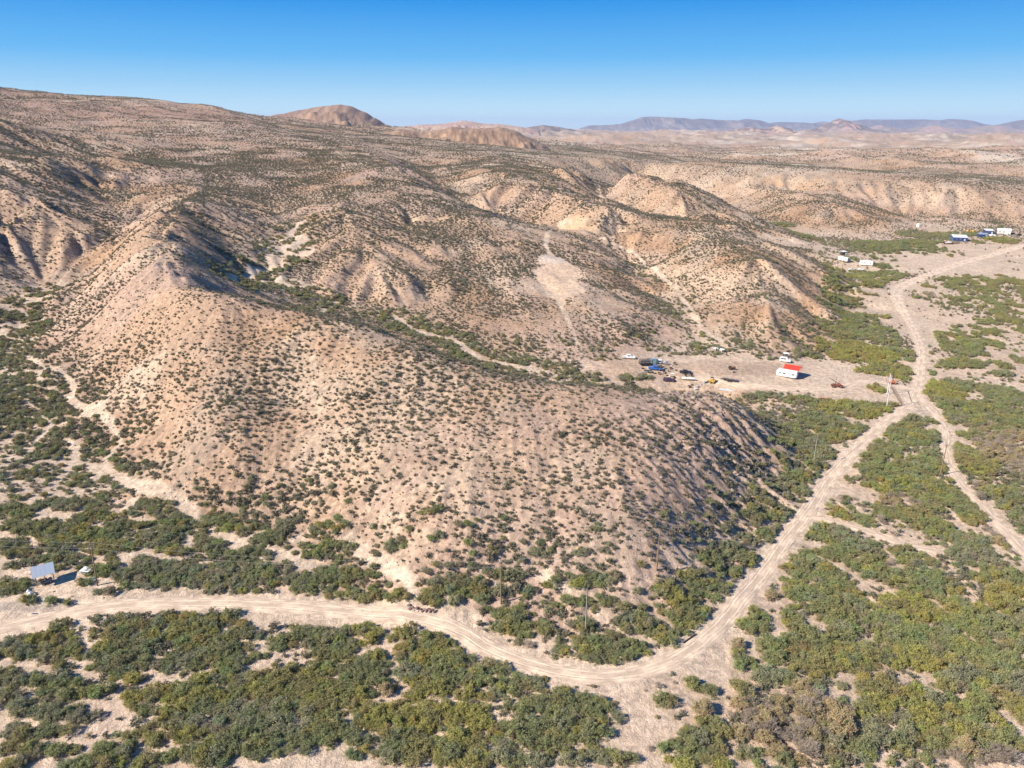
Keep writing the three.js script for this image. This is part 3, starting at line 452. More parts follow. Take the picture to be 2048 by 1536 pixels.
mass(700, 1000, 2.866, 'on the lower hillside above the sandy bend', 1, [[60, 430, 110, 60], [30, 540, 60, 50], [190, 550, 150, 60], [450, 560, 80, 60], [600, 500, 200, 90, 'm'], [520, 570, 120, 40, 's'], [760, 520, 130, 80, 'm'], [1000, 700, 190, 110], [850, 650, 50, 40], [1020, 835, 40, 28, 'd'], [1430, 850, 240, 100], [1310, 720, 100, 60], [1260, 580, 90, 50], [1300, 470, 50, 35, 'y'], [1180, 470, 70, 35], [1010, 520, 80, 50, 'm'], [1430, 450, 120, 70, 's'], [1400, 590, 90, 60], [1640, 700, 140, 70, 'm'], [1700, 620, 80, 60, 'm'], [1860, 560, 120, 80], [1850, 800, 100, 60], [1950, 650, 100, 100], [1580, 640, 100, 50, 's'], [520, 200, 70, 40, 's'], [900, 420, 90, 45, 'm'], [620, 380, 90, 40, 'm'], [1400, 150, 50, 40, 's'], [1070, 300, 70, 40, 's'], [230, 260, 100, 50, 's'], [700, 130, 80, 35, 's'], [480, 60, 60, 30, 'm']]);
mass(700, 1000, 2.866, 'in the thicket inside the sandy bend', 1.1, [[90, 770, 90, 80], [400, 780, 200, 80, 'y'], [520, 880, 230, 100], [640, 960, 250, 120], [560, 1080, 280, 90, 'y'], [850, 1060, 110, 130, 's'], [380, 1000, 110, 70, 's'], [340, 880, 50, 35, 'd'], [100, 980, 150, 120], [60, 1080, 120, 80], [210, 1080, 60, 45, 'd'], [300, 1250, 330, 110, 'y'], [150, 1350, 250, 150], [600, 1300, 250, 150, 'y'], [450, 1450, 300, 100], [1200, 1200, 280, 110], [1250, 1330, 220, 150], [1000, 1350, 200, 120, 's'], [1060, 1480, 250, 60, 's'], [700, 1500, 200, 50]]);
mass(700, 1000, 2.866, 'standing alone on the sand of the bend', 1, [[1050, 1060, 80, 60], [1440, 1150, 40, 30, 'd'], [1480, 1340, 40, 35, 's'], [1820, 1160, 60, 45], [1770, 1075, 30, 22, 'd'], [1860, 1055, 18, 15, 'd'], [1520, 1175, 16, 10, 'd'], [1690, 1105, 12, 10, 'd'], [1760, 1262, 10, 6, 'd'], [1950, 1060, 50, 45], [1500, 1480, 110, 60], [1720, 1430, 25, 25, 'd'], [1900, 1440, 130, 90], [1980, 1350, 80, 70]]);
mass(1248, 750, 2.56, 'in the brush right of the long road', 1.1, [[1600, 80, 100, 60, 'y'], [1740, 60, 55, 40, 's'], [1680, 160, 90, 60], [1950, 110, 100, 60, 's'], [1850, 210, 180, 90], [1780, 305, 60, 35], [1740, 230, 100, 40], [1960, 420, 100, 150, 'b'], [1950, 300, 100, 60, 'b'], [1450, 230, 80, 35], [1570, 235, 30, 22], [1480, 310, 150, 70], [1350, 280, 30, 20, 's'], [1300, 380, 100, 60], [1250, 430, 80, 25], [1420, 400, 100, 50], [1590, 410, 45, 25, 's'], [1200, 510, 90, 40], [1400, 490, 180, 50], [1560, 460, 90, 50], [1780, 450, 110, 90, 'y'], [1450, 570, 200, 70], [1620, 620, 160, 90], [1720, 690, 110, 60], [1800, 740, 70, 40, 'y'], [1430, 650, 120, 60, 'b'], [1350, 710, 60, 50], [1500, 740, 100, 70], [1600, 790, 90, 60], [1960, 620, 90, 60], [2000, 720, 70, 60], [1820, 570, 60, 20, 'd'], [1930, 690, 40, 25, 'd'], [1100, 710, 40, 35], [1200, 745, 60, 30], [1110, 632, 25, 14, 'd'], [1080, 585, 18, 14, 'y'], [1180, 640, 20, 10, 'd'], [1230, 700, 18, 9, 'd'], [1300, 800, 30, 9, 'd'], [1390, 825, 24, 8, 'd'], [1330, 765, 20, 8, 'd'], [1980, 910, 18, 10, 'd'], [1920, 860, 30, 14, 'd'], [1890, 820, 24, 12, 'd'], [1860, 800, 26, 12, 'd'], [1080, 820, 140, 60], [1220, 880, 110, 60], [1000, 980, 140, 70], [1150, 950, 180, 90], [1050, 1150, 200, 150], [1120, 1040, 180, 110], [1450, 910, 80, 50], [1520, 960, 80, 40], [1750, 900, 130, 100, 's'], [1780, 850, 90, 50], [1500, 1060, 150, 80], [1350, 960, 40, 20, 'd'], [2030, 800, 25, 30]]);
mass(1248, 750, 2.56, 'in the deep thicket right of the bend', 1.2, [[640, 1250, 80, 70], [680, 1330, 90, 60], [760, 1430, 90, 60, 's'], [700, 1180, 40, 20, 's'], [740, 1130, 40, 18, 'd'], [830, 1090, 30, 14, 'd'], [590, 1390, 35, 16, 'd'], [600, 1460, 40, 25], [650, 1500, 50, 30], [1000, 1300, 180, 120], [1100, 1430, 250, 110], [1500, 1200, 200, 90, 'y'], [1650, 1300, 300, 130], [1900, 1150, 160, 90, 'y'], [1950, 1060, 120, 90], [1800, 1400, 300, 130], [1400, 1450, 200, 90, 'y'], [1950, 1260, 140, 90, 's'], [1620, 1150, 120, 60, 's'], [1430, 1330, 150, 80]]);
mass(1348, 1280, 2.926, 'at the near edge of the deep thicket', 1.25, [[200, 540, 140, 80], [120, 640, 150, 90], [60, 720, 100, 60, 'y'], [300, 690, 150, 60, 'y'], [380, 300, 80, 50, 'y'], [290, 300, 60, 40], [205, 300, 50, 50], [95, 260, 50, 40], [370, 40, 40, 18, 'd'], [205, 410, 55, 40, 'd'], [430, 90, 60, 50], [580, 90, 110, 70], [560, 210, 130, 60], [780, 130, 180, 110, 'y'], [700, 40, 150, 60], [470, 430, 130, 110, 'b'], [460, 560, 130, 90, 'b'], [700, 420, 160, 100, 'b'], [780, 320, 120, 80, 'd'], [880, 470, 160, 110, 'b'], [760, 560, 150, 90, 'b'], [800, 680, 180, 70, 'b'], [1060, 640, 100, 90], [1250, 150, 200, 130], [1250, 280, 150, 100, 'y'], [1500, 200, 250, 150], [1750, 120, 250, 120], [1950, 230, 120, 120, 's'], [1350, 420, 220, 110, 'y'], [1650, 400, 250, 120], [1900, 420, 200, 130, 'y'], [1250, 560, 150, 80, 's'], [1480, 600, 200, 90], [1750, 580, 220, 110], [1980, 600, 110, 110], [1640, 680, 150, 60, 'b'], [1850, 690, 140, 50, 'b'], [1420, 710, 150, 40], [1150, 470, 90, 80], [1130, 380, 60, 40], [560, 690, 120, 60]]);
mass(1248, 750, 2.56, 'along the foot of the hill left of the long road', 1.05, [[1170, 180, 180, 50], [1000, 230, 120, 50, 'm'], [1150, 280, 110, 40, 'm'], [950, 300, 120, 60, 'm'], [1080, 320, 120, 40, 'y'], [950, 380, 120, 60, 'm'], [980, 470, 60, 50], [900, 520, 90, 40], [880, 600, 110, 60], [800, 720, 130, 70], [700, 620, 60, 34], [650, 720, 70, 50], [760, 820, 90, 50], [620, 950, 120, 50], [480, 980, 120, 60, 'm'], [250, 1110, 110, 70], [430, 1080, 120, 80], [350, 1260, 100, 90], [230, 1340, 90, 60], [80, 1280, 100, 60, 'm'], [60, 1440, 80, 50], [900, 130, 100, 22, 'm'], [700, 110, 120, 20, 's'], [560, 880, 60, 40, 's'], [640, 850, 60, 30, 'm'], [800, 430, 50, 34, 'm'], [850, 350, 60, 40, 'm'], [1330, 160, 60, 22]]);
mass(1248, 200, 2.56, 'in the wash between the nose and the road', 1.15, [[1150, 900, 150, 50], [1350, 910, 130, 40], [1070, 1010, 80, 50], [1250, 1040, 120, 50], [1150, 1110, 140, 60], [1330, 1110, 80, 60, 'y'], [1080, 1190, 100, 60], [1280, 1200, 150, 70], [1400, 1190, 50, 30], [1060, 1270, 70, 50], [1200, 1300, 170, 60, 'y'], [1370, 1280, 80, 70], [1250, 1380, 90, 30], [1380, 1390, 90, 50, 'y'], [960, 1310, 40, 16, 's'], [880, 1300, 25, 14, 's'], [620, 1265, 40, 20], [560, 1230, 26, 14, 's'], [1120, 970, 100, 40], [1290, 970, 120, 40], [1000, 860, 60, 30, 'm'], [1290, 1480, 28, 22], [380, 1260, 40, 20, 'm'], [120, 1420, 50, 20, 'm'], [40, 1420, 50, 20, 'm']]);
mass(1248, 200, 2.56, 'on the open sand beyond the fork', 1.1, [[1450, 1030, 70, 60], [1600, 930, 200, 40], [1850, 950, 230, 60], [1850, 1050, 150, 60], [1640, 1110, 90, 25], [1510, 1120, 40, 30, 's'], [1800, 1180, 100, 30], [1650, 1215, 70, 25], [1750, 1245, 150, 45], [1660, 1285, 80, 35, 's'], [1850, 1160, 60, 40], [1980, 1150, 80, 60], [1740, 1350, 100, 30], [1660, 1360, 40, 25], [1920, 1360, 50, 25], [1940, 1405, 45, 18], [1950, 1275, 40, 20], [1555, 1395, 30, 20], [1600, 1370, 14, 12], [1810, 1300, 40, 15, 's'], [1950, 1510, 100, 40, 's'], [1570, 1000, 26, 16, 'b'], [1810, 870, 40, 12, 'd'], [1625, 880, 18, 9], [1940, 880, 28, 12, 'd'], [2030, 1340, 20, 30], [2040, 1010, 40, 60]]);
mass(1248, 200, 2.56, 'in the belt of brush before the farmstead', 1.2, [[1400, 770, 200, 50], [1550, 750, 150, 34], [1300, 740, 80, 20], [1650, 790, 80, 20], [1400, 830, 110, 30], [1520, 830, 60, 20, 's'], [1330, 850, 60, 20], [1600, 700, 120, 20], [1480, 690, 80, 18, 'm'], [1710, 745, 45, 20, 'b'], [1800, 730, 20, 10], [1900, 720, 50, 22], [1950, 720, 40, 16], [1960, 760, 30, 14], [1830, 790, 40, 12], [2010, 740, 50, 30], [1730, 690, 60, 14, 'm'], [920, 700, 60, 20], [860, 680, 60, 16], [800, 640, 60, 14, 'm'], [1160, 820, 30, 14, 'm']]);

// ---- scattered growth: creosote on the slopes, shrubs on the flats, dry tufts and stones between
const bushes = [], tufts = [], stones = [];
const inWedge = (x, z, m = 38) => z < 0 && Math.abs(Math.atan2(x, -z)) < m * Math.PI / 180;
function scatter(r0, r1, s, visit) {
  const X = r1 * .62;
  for (let z = -r1; z < -r0 * .78; z += s) for (let x = -X; x < X; x += s) { const a = x + rr(-.85, .85) * s, b = z + rr(-.85, .85) * s, r = Math.hypot(a, b); if (r >= r0 && r < r1 && inWedge(a, b)) visit(a, b, r); }
}
const YARD = spot(1500, 745);
function grow(k, big) {
  return (x, z, r) => {
    const h = groundY(x, z), sl = slopeAt(x, z), bare = r < 950 ? bareness(x, z) : 0;
    if (rnd() < bare * 1.05) return;
    if (r < 950 && (roadDist(x, z) < .6 || washDist(x, z) < .3)) return;
    const hilly = Math.max(sstep(.07, .17, sl), sstep(13, 22, h)), n = fbm(x / 26, z / 26, 3), n2 = vnoise(x / 9 + 50, z / 9);
    const lee = r < 900 && sl > .2 && broadY(x + 4, z) - broadY(x - 4, z) < -1.6;   // cooler slopes, turned from the noon sun, carry more growth
    const leftZone = leftFlats(x, z, h, sl), leftFlat = leftZone || (r > 290 && r < 560 && greenWash(x, z) < 10 + 4 * vnoise(x / 12, z / 12));
    if (leftZone && braid(x, z) < 1.1) return;
    if (rnd() > (leftFlat ? .8 + .7 * n : hilly > .5 ? .8 + .95 * n + .4 * clamp((broadY(x, z) - h) / 1.6, -.35, 1) + (lee ? .12 : 0) + .3 * n2 : .42 + .9 * n) * k) return;
    if (!free(x, z, 1.1)) return;
    let size = (.36 + .5 * Math.pow(rnd(), 1.6)) * (1 + .5 * n + (n2 > .45 ? .3 : 0) + (lee ? .12 : 0)) * big;
    const foot = r < 420 ? sstep(14, 3, h) : 0;
    if (leftFlat || hilly < .5 || foot > .2) {
      size *= 1 + .35 * foot;
      const inLeft = leftFlat;
      if (r < 700 && rnd() < (inLeft ? .5 : .26 * (hilly < .5 ? 1 : .55 * foot))) { addShrub(x, z, rr(.7, 1.45) * (inLeft ? 1.1 : 1), ['green', 'sage', 'deep', 'sage', 'olive'][Math.floor(rnd() * 5)], inLeft ? 'on the sandy flat left of the hill' : 'scattered along the foot of the slopes'); return; }
    }
    bushes.push([x, h, z, size]);
  };
}
scatter(105, 450, 1.38, grow(1, 1.12));
scatter(450, 900, 1.65, grow(1, 1.25));
scatter(900, 1700, 2.9, grow(.9, 1.35));
scatter(1700, 3200, 7, grow(.85, 2.4));
scatter(125, 330, 2.3, (x, z, r) => { const h = groundY(x, z); if (h > 1 && h < 17 && slopeAt(x, z) > .08) grow(.75 * sstep(17, 8, h), 1.5)(x, z, r); });
scatter(105, 330, 1.9, (x, z, r) => { const b = bareness(x, z); if (rnd() < .35 * (1 - b) && roadDist(x, z) > .8) tufts.push([x, groundY(x, z), z, rr(.12, .3)]); });
scatter(105, 360, .95, (x, z, r) => { const sl = slopeAt(x, z); if (rnd() < (sl > .12 ? .42 : .03) * (.55 + fbm(x / 12, z / 12, 2) * 1.8) && roadDist(x, z) > 1) stones.push([x, groundY(x, z), z, (Math.pow(rnd(), 3) * .34 + .06) * (1 + 1.4 * Math.exp(-(((x - 66) / 22) ** 2 + ((z + 197) / 38) ** 2)))]); });
console.log('shrubs', brush.length, 'bushes', bushes.length, 'tufts', tufts.length, 'stones', stones.length, 'ground', NR, NA);
const LANDMARKS = [[120, 1165, 'round the open shelter'], [300, 1130, 'on the flat right of the shelter'], [480, 1150, 'on the flat above the straight of the road'], [400, 1040, 'beside the pale wash left of the hill'], [620, 1090, 'where the wash meets the hill foot'], [720, 1170, 'between the wash and the road turnout'], [1002, 1209, 'round the turnout pole'], [1171, 1266, 'round the pole in the bend'], [1313, 1141, 'round the hill end pole'], [1300, 1420, 'on the sand outside the bend'], [1400, 1210, 'inside the bend below the steep hill end'], [1560, 1100, 'on the sandy verge of the long road'], [1627, 928, 'round the roadside pole'], [1720, 985, 'in the sandy clearing by the side path'], [1790, 1120, 'beyond the end of the side path'], [1640, 1120, 'between the side path and the long road'], [1880, 951, 'round the track pole'], [1960, 1060, 'by the narrow right hand track'], [1800, 880, 'between the fork and the track pole'], [1900, 790, 'right of the fork'], [80, 1300, 'by the gravel apron below the shelter'], [300, 1300, 'below the straight of the road'], [350, 1400, 'round the small clearing below the road'], [120, 1430, 'on the thin brush at the foot of the gravel apron path'], [560, 1380, 'in the thicket below the road'], [800, 1290, 'in the thicket below the row of rocks'], [900, 1420, 'in the thicket inside the sandy bend'], [1130, 1440, 'in the tall green clump by the sand'], [700, 1500, 'in the thicket beyond the sand gap'], [1450, 1480, 'in the green clump by the brown brush'], [1600, 1450, 'round the leafless grey tree'], [1560, 1300, 'right of the sandy bend'], [1700, 1250, 'in the tall thicket right of the road'], [1850, 1330, 'in the deep thicket'], [1950, 1450, 'at the near corner of the deep thicket'], [1780, 1480, 'beside the small sand gap in the deep thicket'], [1980, 1230, 'at the far edge of the deep thicket'], [200, 900, 'along the wash left of the hill'], [850, 1080, 'low on the front slope of the near hill'], [1150, 1050, 'midway on the front slope of the near hill'], [330, 800, 'on the left spur of the near hill'], [1480, 980, 'on the steep right end of the near hill'], [1750, 700, 'in the wash below the yard drive'], [1950, 700, 'on the open sand beyond the fork']].map(([px, py, w]) => [spot(px, py), w]);
const whereabouts = (b) => { let best = 1e9, w = ''; for (const [p, t] of LANDMARKS) { const d = Math.hypot(p.x - b.x, p.z - b.z); if (d < best) { best = d; w = t; } } return w; };
// ---- build them: the largest in the picture one by one, the rest as masses
const numbered = (() => { const n = {}; return (s) => { const k = n[s] = (n[s] ?? -1) + 1; return k ? s + '_' + String(k).padStart(3, '0') : s; }; })();
const M4 = new THREE.Matrix4(), QT = new THREE.Quaternion(), YUP = new THREE.Vector3(0, 1, 0);
const inFrame = (x, y, z) => { const dx = x, dy = y - EYE.y, dz = z, d = -dy * sinP - dz * cosP, u = dy * cosP - dz * sinP; return d > 0 && Math.abs(dx / d) < 1024 / FOCAL && Math.abs(u / d) < 768 / FOCAL; };
const seen = (x, y, z) => { for (let t = .3; t < .97; t += .035) if (EYE.y + (y + 1 - EYE.y) * t < rbf(x * t, z * t)) return false; return true; };
function massOf(name, label, category, sets) {                        // what is too many to count
  const g = new THREE.Group(); g.name = name; g.userData = { label, category, kind: 'stuff' }; scene.add(g);
  for (const { shape, material, list, part } of sets) {
    if (!list.length) continue;
    const im = new THREE.InstancedMesh(shape, material, list.length); im.name = part; im.userData.kind = 'stuff'; im.castShadow = im.receiveShadow = true;
    list.forEach((e, i) => { im.setMatrixAt(i, M4.compose(V3(e.x, e.y, e.z), QT.setFromAxisAngle(YUP, e.turn), V3(e.r, e.r * (e.flat ?? 1), e.r))); if (e.tint) im.setColorAt(i, new THREE.Color().setRGB(...e.tint)); });
    g.add(im);
  }
}
const dry = { twig: 0, drytree: 1 };
for (const b of brush) { b.y = groundY(b.x, b.z) - .06; b.score = inFrame(b.x, b.y, b.z) && seen(b.x, b.y, b.z) ? b.r / Math.hypot(b.x, b.z, EYE.y) : 0; b.dead = b.kind in dry; }
brush.sort((a, b) => b.score - a.score);
const bulk = (b) => b.r < .95 ? 'small ' : b.r > 1.85 ? 'large ' : '';
const WORD = { green: 'green leafy', olive: 'olive', sage: 'grey green', yellow: 'yellow green', brown: 'brown half dry', deep: 'dark green' };
{
  let live = 0, dead = 0; const rest = [], restDead = [];
  for (const b of brush) {
    if (b.dead ? dead < 120 && b.score > 0 : live < 300 && b.score > 0) {
      const g = new THREE.Group();
      if (b.dead) { dead++; g.name = numbered('bare_shrub'); g.userData = { label: bulk(b) + 'leafless grey shrub ' + whereabouts(b), category: 'shrub', group: bulk(b) + 'leafless shrubs ' + whereabouts(b) }; const m = new THREE.Mesh(twigShapes[b.v % 3], plainLeaf); m.name = 'twigs'; m.castShadow = m.receiveShadow = true; g.add(m); }
      else {
        live++; g.name = numbered('mesquite_shrub'); g.userData = { label: bulk(b) + WORD[b.kind] + ' shrub ' + whereabouts(b), category: 'shrub', group: bulk(b) + WORD[b.kind] + ' shrubs ' + whereabouts(b) };
        const s = shrubShapes[b.v], f = new THREE.Mesh(s.foliage, leafMaterials[b.kind]), t = new THREE.Mesh(s.branches, stemMaterial); f.name = 'foliage'; t.name = 'branches'; f.castShadow = t.castShadow = f.receiveShadow = t.receiveShadow = true; g.add(t, f);
      }
      g.position.set(b.x, b.y, b.z); g.rotation.y = b.turn; g.scale.set(b.r, b.r * b.flat, b.r); scene.add(g);
    } else (b.dead ? restDead : rest).push(b);
  }
  const sets = [];
  shrubShapes.forEach((s, v) => { const list = rest.filter((b) => b.v === v).map((b) => ({ ...b, tint: TINTS[b.kind].map((t) => t * rr(.9, 1.1)) })); sets.push({ shape: s.foliage, material: plainLeaf, list, part: 'foliage' }, { shape: s.branches, material: stemMaterial, list: list.map((e) => ({ ...e, tint: null })), part: 'branches' }); });
  massOf('mesquite_scrub', 'the many further mesquite shrubs filling the valley thickets', 'shrubs', sets);
  massOf('bare_scrub', 'the many further leafless grey shrubs among the brush', 'shrubs', twigShapes.map((shape, v) => ({ shape, material: plainLeaf, list: restDead.filter((b) => b.v % 3 === v), part: 'twigs' })));
}
{
  const list = bushes.map(([x, y, z, r], i) => { const t = rr(.8, 1.25), w = rr(-.08, .1), v = Math.floor(rnd() * 5); return { x, y: y - .04, z, r: r * 1.05, v, turn: rr(0, 6.283), flat: rr(.8, 1.15), tint: [t * (1 + w), t, t * (1 - w)] }; });
  const near = list.filter((b) => Math.hypot(b.x, b.z) < 330 && inFrame(b.x, b.y, b.z) && seen(b.x, b.y, b.z)); near.sort((a, b) => b.r / Math.hypot(b.x, b.z, EYE.y) - a.r / Math.hypot(a.x, a.z, EYE.y));
  const single = new Set(near.slice(0, 300));
  const side = whereabouts;
  for (const b of single) { const m = new THREE.Mesh(bushShapes[b.v], plainLeaf); m.name = numbered('creosote_bush'); m.userData = { label: 'low open creosote bush ' + side(b), category: 'bush', group: 'creosote bushes ' + side(b) }; m.position.set(b.x, b.y, b.z); m.rotation.y = b.turn; m.scale.set(b.r, b.r * b.flat, b.r); m.castShadow = m.receiveShadow = true; scene.add(m); }
  massOf('creosote_scrub', 'countless small dark bushes dotting all the slopes', 'bushes', bushShapes.map((shape, v) => ({ shape, material: plainLeaf, list: list.filter((b) => b.v === v && !single.has(b)), part: 'bushes' })));
  massOf('dry_grass', 'thin tufts of dry grass between the bushes', 'grass', grassShapes.map((shape, v) => ({ shape, material: plainLeaf, list: tufts.filter((_, i) => i % 2 === v).map(([x, y, z, r]) => ({ x, y, z, r, turn: rr(0, 6.28) })), part: 'tufts' })));
  massOf('loose_stones', 'loose stones strewn over the hillsides', 'stones', stoneShapes.map((shape, v) => ({ shape, material: stoneMaterial, list: stones.filter((_, i) => i % 3 === v).map(([x, y, z, r]) => { const t = rr(.75, 1.15); return { x, y, z, r, turn: rr(0, 6.28), tint: [.36 * t, .27 * t, .2 * t] }; }), part: 'stones' })));
}
// ------------------------------------------------------------------ things people have left in the valley
const mats = {};
const paint = (name, r, g, b, rough = .6, metal = 0) => mats[name] ??= (() => { const m = new THREE.MeshStandardMaterial({ roughness: rough, metalness: metal, name }); m.color.setRGB(r, g, b); return m; })();
const WHITE = paint('white_paint', .78, .77, .74, .45), TYRE = paint('tyre_rubber', .025, .025, .027, .9), GLASS = paint('dark_glass', .03, .035, .045, .15), STEEL = paint('galvanised_steel', .42, .44, .46, .45, .6), RUST = paint('rusty_iron', .19, .07, .035, .9), BLACK = paint('black_paint', .022, .022, .028, .35), BLUE = paint('blue_paint', .03, .12, .40, .45), TEAL = paint('teal_paint', .16, .36, .38, .6), YELLOW = paint('yellow_paint', .62, .36, .03, .5), ORANGE = paint('orange_paint', .62, .13, .03, .5), REDROOF = paint('red_sheet_metal', .62, .045, .02, .5), WOOD = paint('weathered_wood', .23, .165, .11, .95), POLEWOOD = paint('pole_wood', .25, .155, .085, .95), GREYWOOD = paint('grey_wood', .28, .245, .20, .95), CHAR = paint('charred_steel', .04, .035, .033, .9), DUSTY = paint('dusty_white', .62, .60, .56, .8), MAROON = paint('maroon_paint', .13, .02, .02, .6), NAVY = paint('navy_wall', .02, .045, .16, .7), ALU = paint('bare_aluminium', .55, .58, .60, .35, .5), PORCELAIN = paint('brown_porcelain', .10, .05, .04, .3), GREYP = paint('grey_primer', .22, .22, .24, .7);
const bx = (w, h, d, x = 0, y = 0, z = 0, turn = 0, tilt = 0, roll = 0) => { const g = new THREE.BoxGeometry(w, h, d); g.rotateZ(roll); g.rotateX(tilt); g.rotateY(turn); g.translate(x, y, z); return g.toNonIndexed(); };
const rbx = (w, h, d, r, x = 0, y = 0, z = 0) => { const g = new RoundedBoxGeometry(w, h, d, 2, r); g.translate(x, y, z); return g.index ? g.toNonIndexed() : g; };
const rod = (a, b, r, r2 = r, n = 8) => { const d = new THREE.Vector3().subVectors(b, a), g = new THREE.CylinderGeometry(r2, r, d.length(), n); g.translate(0, d.length() / 2, 0); g.applyQuaternion(new THREE.Quaternion().setFromUnitVectors(YUP, d.clone().normalize())); g.translate(a.x, a.y, a.z); return g.toNonIndexed(); };
const wheelShape = (r, w) => { const g = new THREE.LatheGeometry([[.0, -w / 2], [r * .72, -w / 2], [r * .93, -w * .45], [r, -w * .25], [r, w * .25], [r * .93, w * .45], [r * .72, w / 2], [0, w / 2]].map(([a, b]) => new THREE.Vector2(a, b)), 16); g.rotateX(Math.PI / 2); return g.toNonIndexed(); };
const extrude = (pts2, depth, bevel = .04) => { const s = new THREE.Shape(pts2.map(([x, y]) => new THREE.Vector2(x, y))), g = new THREE.ExtrudeGeometry(s, { depth: depth - 2 * bevel, bevelEnabled: bevel > 0, bevelSize: bevel, bevelThickness: bevel, bevelSegments: 1 }); g.translate(0, 0, -depth / 2 + bevel); return g.index ? g.toNonIndexed() : g; };
const strip = (g) => { for (const k of Object.keys(g.attributes)) if (k !== 'position' && k !== 'normal') g.deleteAttribute(k); return g; };
function part(name, geos, m, parent, label) { const g = Array.isArray(geos) ? mergeGeometries(geos.map(strip)) : geos, o = new THREE.Mesh(g, m); o.name = name; o.castShadow = o.receiveShadow = true; if (label) o.userData.label = label; parent.add(o); return o; }
function thing(name, label, category, p, turn = 0, group) { const o = new THREE.Group(); o.name = numbered(name); o.userData = { label, category }; if (group) o.userData.group = group; o.position.set(p.x, groundY(p.x, p.z), p.z); o.rotation.y = turn; scene.add(o); return o; }
function along(ax, ay, bx_, by_) { const a = spot(ax, ay), b = spot(bx_, by_); return { p: a.clone().add(b).multiplyScalar(.5), turn: -Math.atan2(b.z - a.z, b.x - a.x), len: a.distanceTo(b) }; }
const wheels = (o, r, w, list, rim = STEEL) => { for (const [x, z] of list) { const k = part('wheel', wheelShape(r, w).translate(x, r, z), TYRE, o); part('rim', [wheelShape(r * .55, w * 1.06).translate(x, r, z)], rim, k); } };

// ---- power poles and wires
function pole(name, px, py, h, label, opt = {}) {
  const p = spot(px, py), o = thing(name, label, 'utility pole', p, opt.turn ?? 0, opt.group);
  part('shaft', rod(V3(0, -.4, 0), V3(opt.lean ?? 0, h, 0), .17, .11, 10), opt.wood ?? POLEWOOD, o);
  if (opt.arm !== 0) { part('crossarm', bx(opt.arm ?? 1.6, .12, .1, opt.lean ?? 0, h - .5, .12), GREYWOOD, o); for (const s of [-.45, .45]) part('insulator', rod(V3((opt.arm ?? 1.6) * s + (opt.lean ?? 0), h - .44, .12), V3((opt.arm ?? 1.6) * s + (opt.lean ?? 0), h - .16, .12), .05, .035), PORCELAIN, o); }
  else part('insulator', rod(V3(opt.lean ?? 0, h, 0), V3(opt.lean ?? 0, h + .25, 0), .05, .035), PORCELAIN, o);
  o.userData.tip = undefined; delete o.userData.tip;
  return { o, top: V3(o.position.x + (opt.lean ?? 0), o.position.y + h - .2, o.position.z), p };
}
const pA = pole('utility_pole', 195, 1171, 11, 'leaning wooden pole with a dark crossarm and a meter box beside the shelter', { arm: 2.1, lean: .35, turn: .35 });
{ const b = part('transformer', [rod(V3(.42, 9.3, .1), V3(.42, 10.1, .1), .2, .2, 12)], GREYP, pA.o); part('mounting_bracket', bx(.35, .06, .06, .2, 9.9, .05), STEEL, b); const m = part('meter_box', rbx(.42, .62, .25, .04, -.32, 2.0, .1), TEAL, pA.o); part('conduit', rod(V3(-.32, 0, .1), V3(-.32, 1.7, .1), .03), STEEL, m); }
const pB = pole('utility_pole', 1002, 1209, 10.7, 'straight brown pole at the edge of the road turnout', { arm: 0 });
const pC = pole('utility_pole', 1313, 1141, 10.6, 'bare wooden pole on the steep rocky end of the hill', { arm: 0, lean: .15 });
const pD = pole('utility_pole', 1171, 1266, 10.6, 'pale grey pole rising out of the round shrub clump in the bend', { arm: .9, wood: GREYWOOD });
const pE = pole('utility_pole', 1627, 928, 9.8, 'pole in the brush between the hill and the long road', { arm: .8, wood: GREYWOOD });
const pF = pole('utility_pole', 1880, 951, 10.4, 'brown pole with a top bracket beside the narrow right hand track', { arm: 1.2, lean: .2 });
const pG = pole('utility_pole', 1773, 816, 12.8, 'tall pale pole by the corral fence, braced to a shorter pole', { arm: 0, wood: DUSTY });
const pH = pole('utility_pole', 1774, 789, 8.6, 'shorter pale pole at the yard gate behind the tall one', { arm: 0, wood: DUSTY });
{ const b = part('brace', rod(pH.top.clone().sub(pG.o.position), pG.top.clone().sub(pG.o.position).add(V3(0, -2.6, 0)), .09), DUSTY, pG.o); }
const pI = pole('utility_pole', 1682, 556, 12, 'dark thin pole in the brush near the white trailers', { arm: 1 }), pJ = pole('utility_pole', 1791, 515, 9, 'dark thin pole in the brush before the farmstead', { arm: 1 }), pK = pole('utility_pole', 1869, 501, 8.5, 'short far pole beside the maroon trailer', { arm: 1 });
const WIRE = paint('dull_wire', .32, .30, .27, .7);
function wires(a, b, label, offs = [-.5, .5], sag = 1.1) {
  for (const s of offs) { const q = []; for (let i = 0; i <= 16; i++) { const t = i / 16; q.push(V3(mix(a.x, b.x, t) + s * .6, mix(a.y, b.y, t) - sag * 4 * t * (1 - t) - (s > 0 ? .9 : 0), mix(a.z, b.z, t) + s)); } const m = new THREE.Mesh(new THREE.TubeGeometry(new THREE.CatmullRomCurve3(q), 32, .022, 5), WIRE); m.name = numbered('overhead_wire'); m.userData = { label, category: 'wire', group: 'overhead wires ' + label.split(' ').slice(2).join(' ') }; m.castShadow = true; scene.add(m); }
}
wires(pA.top, V3(pA.top.x - 60, pA.top.y + 2, pA.top.z - 4), 'thin wire running left from the pole beside the shelter');
wires(pA.top, pB.top, 'thin wire spanning from the shelter pole to the turnout pole', [-.5, .5], 1.8);
wires(pB.top, pC.top, 'thin wire from the turnout pole to the hill end pole', [-.3, .3]);
wires(pC.top, pE.top, 'thin wire from the hill end pole to the roadside pole', [-.3, .3], 1.6);
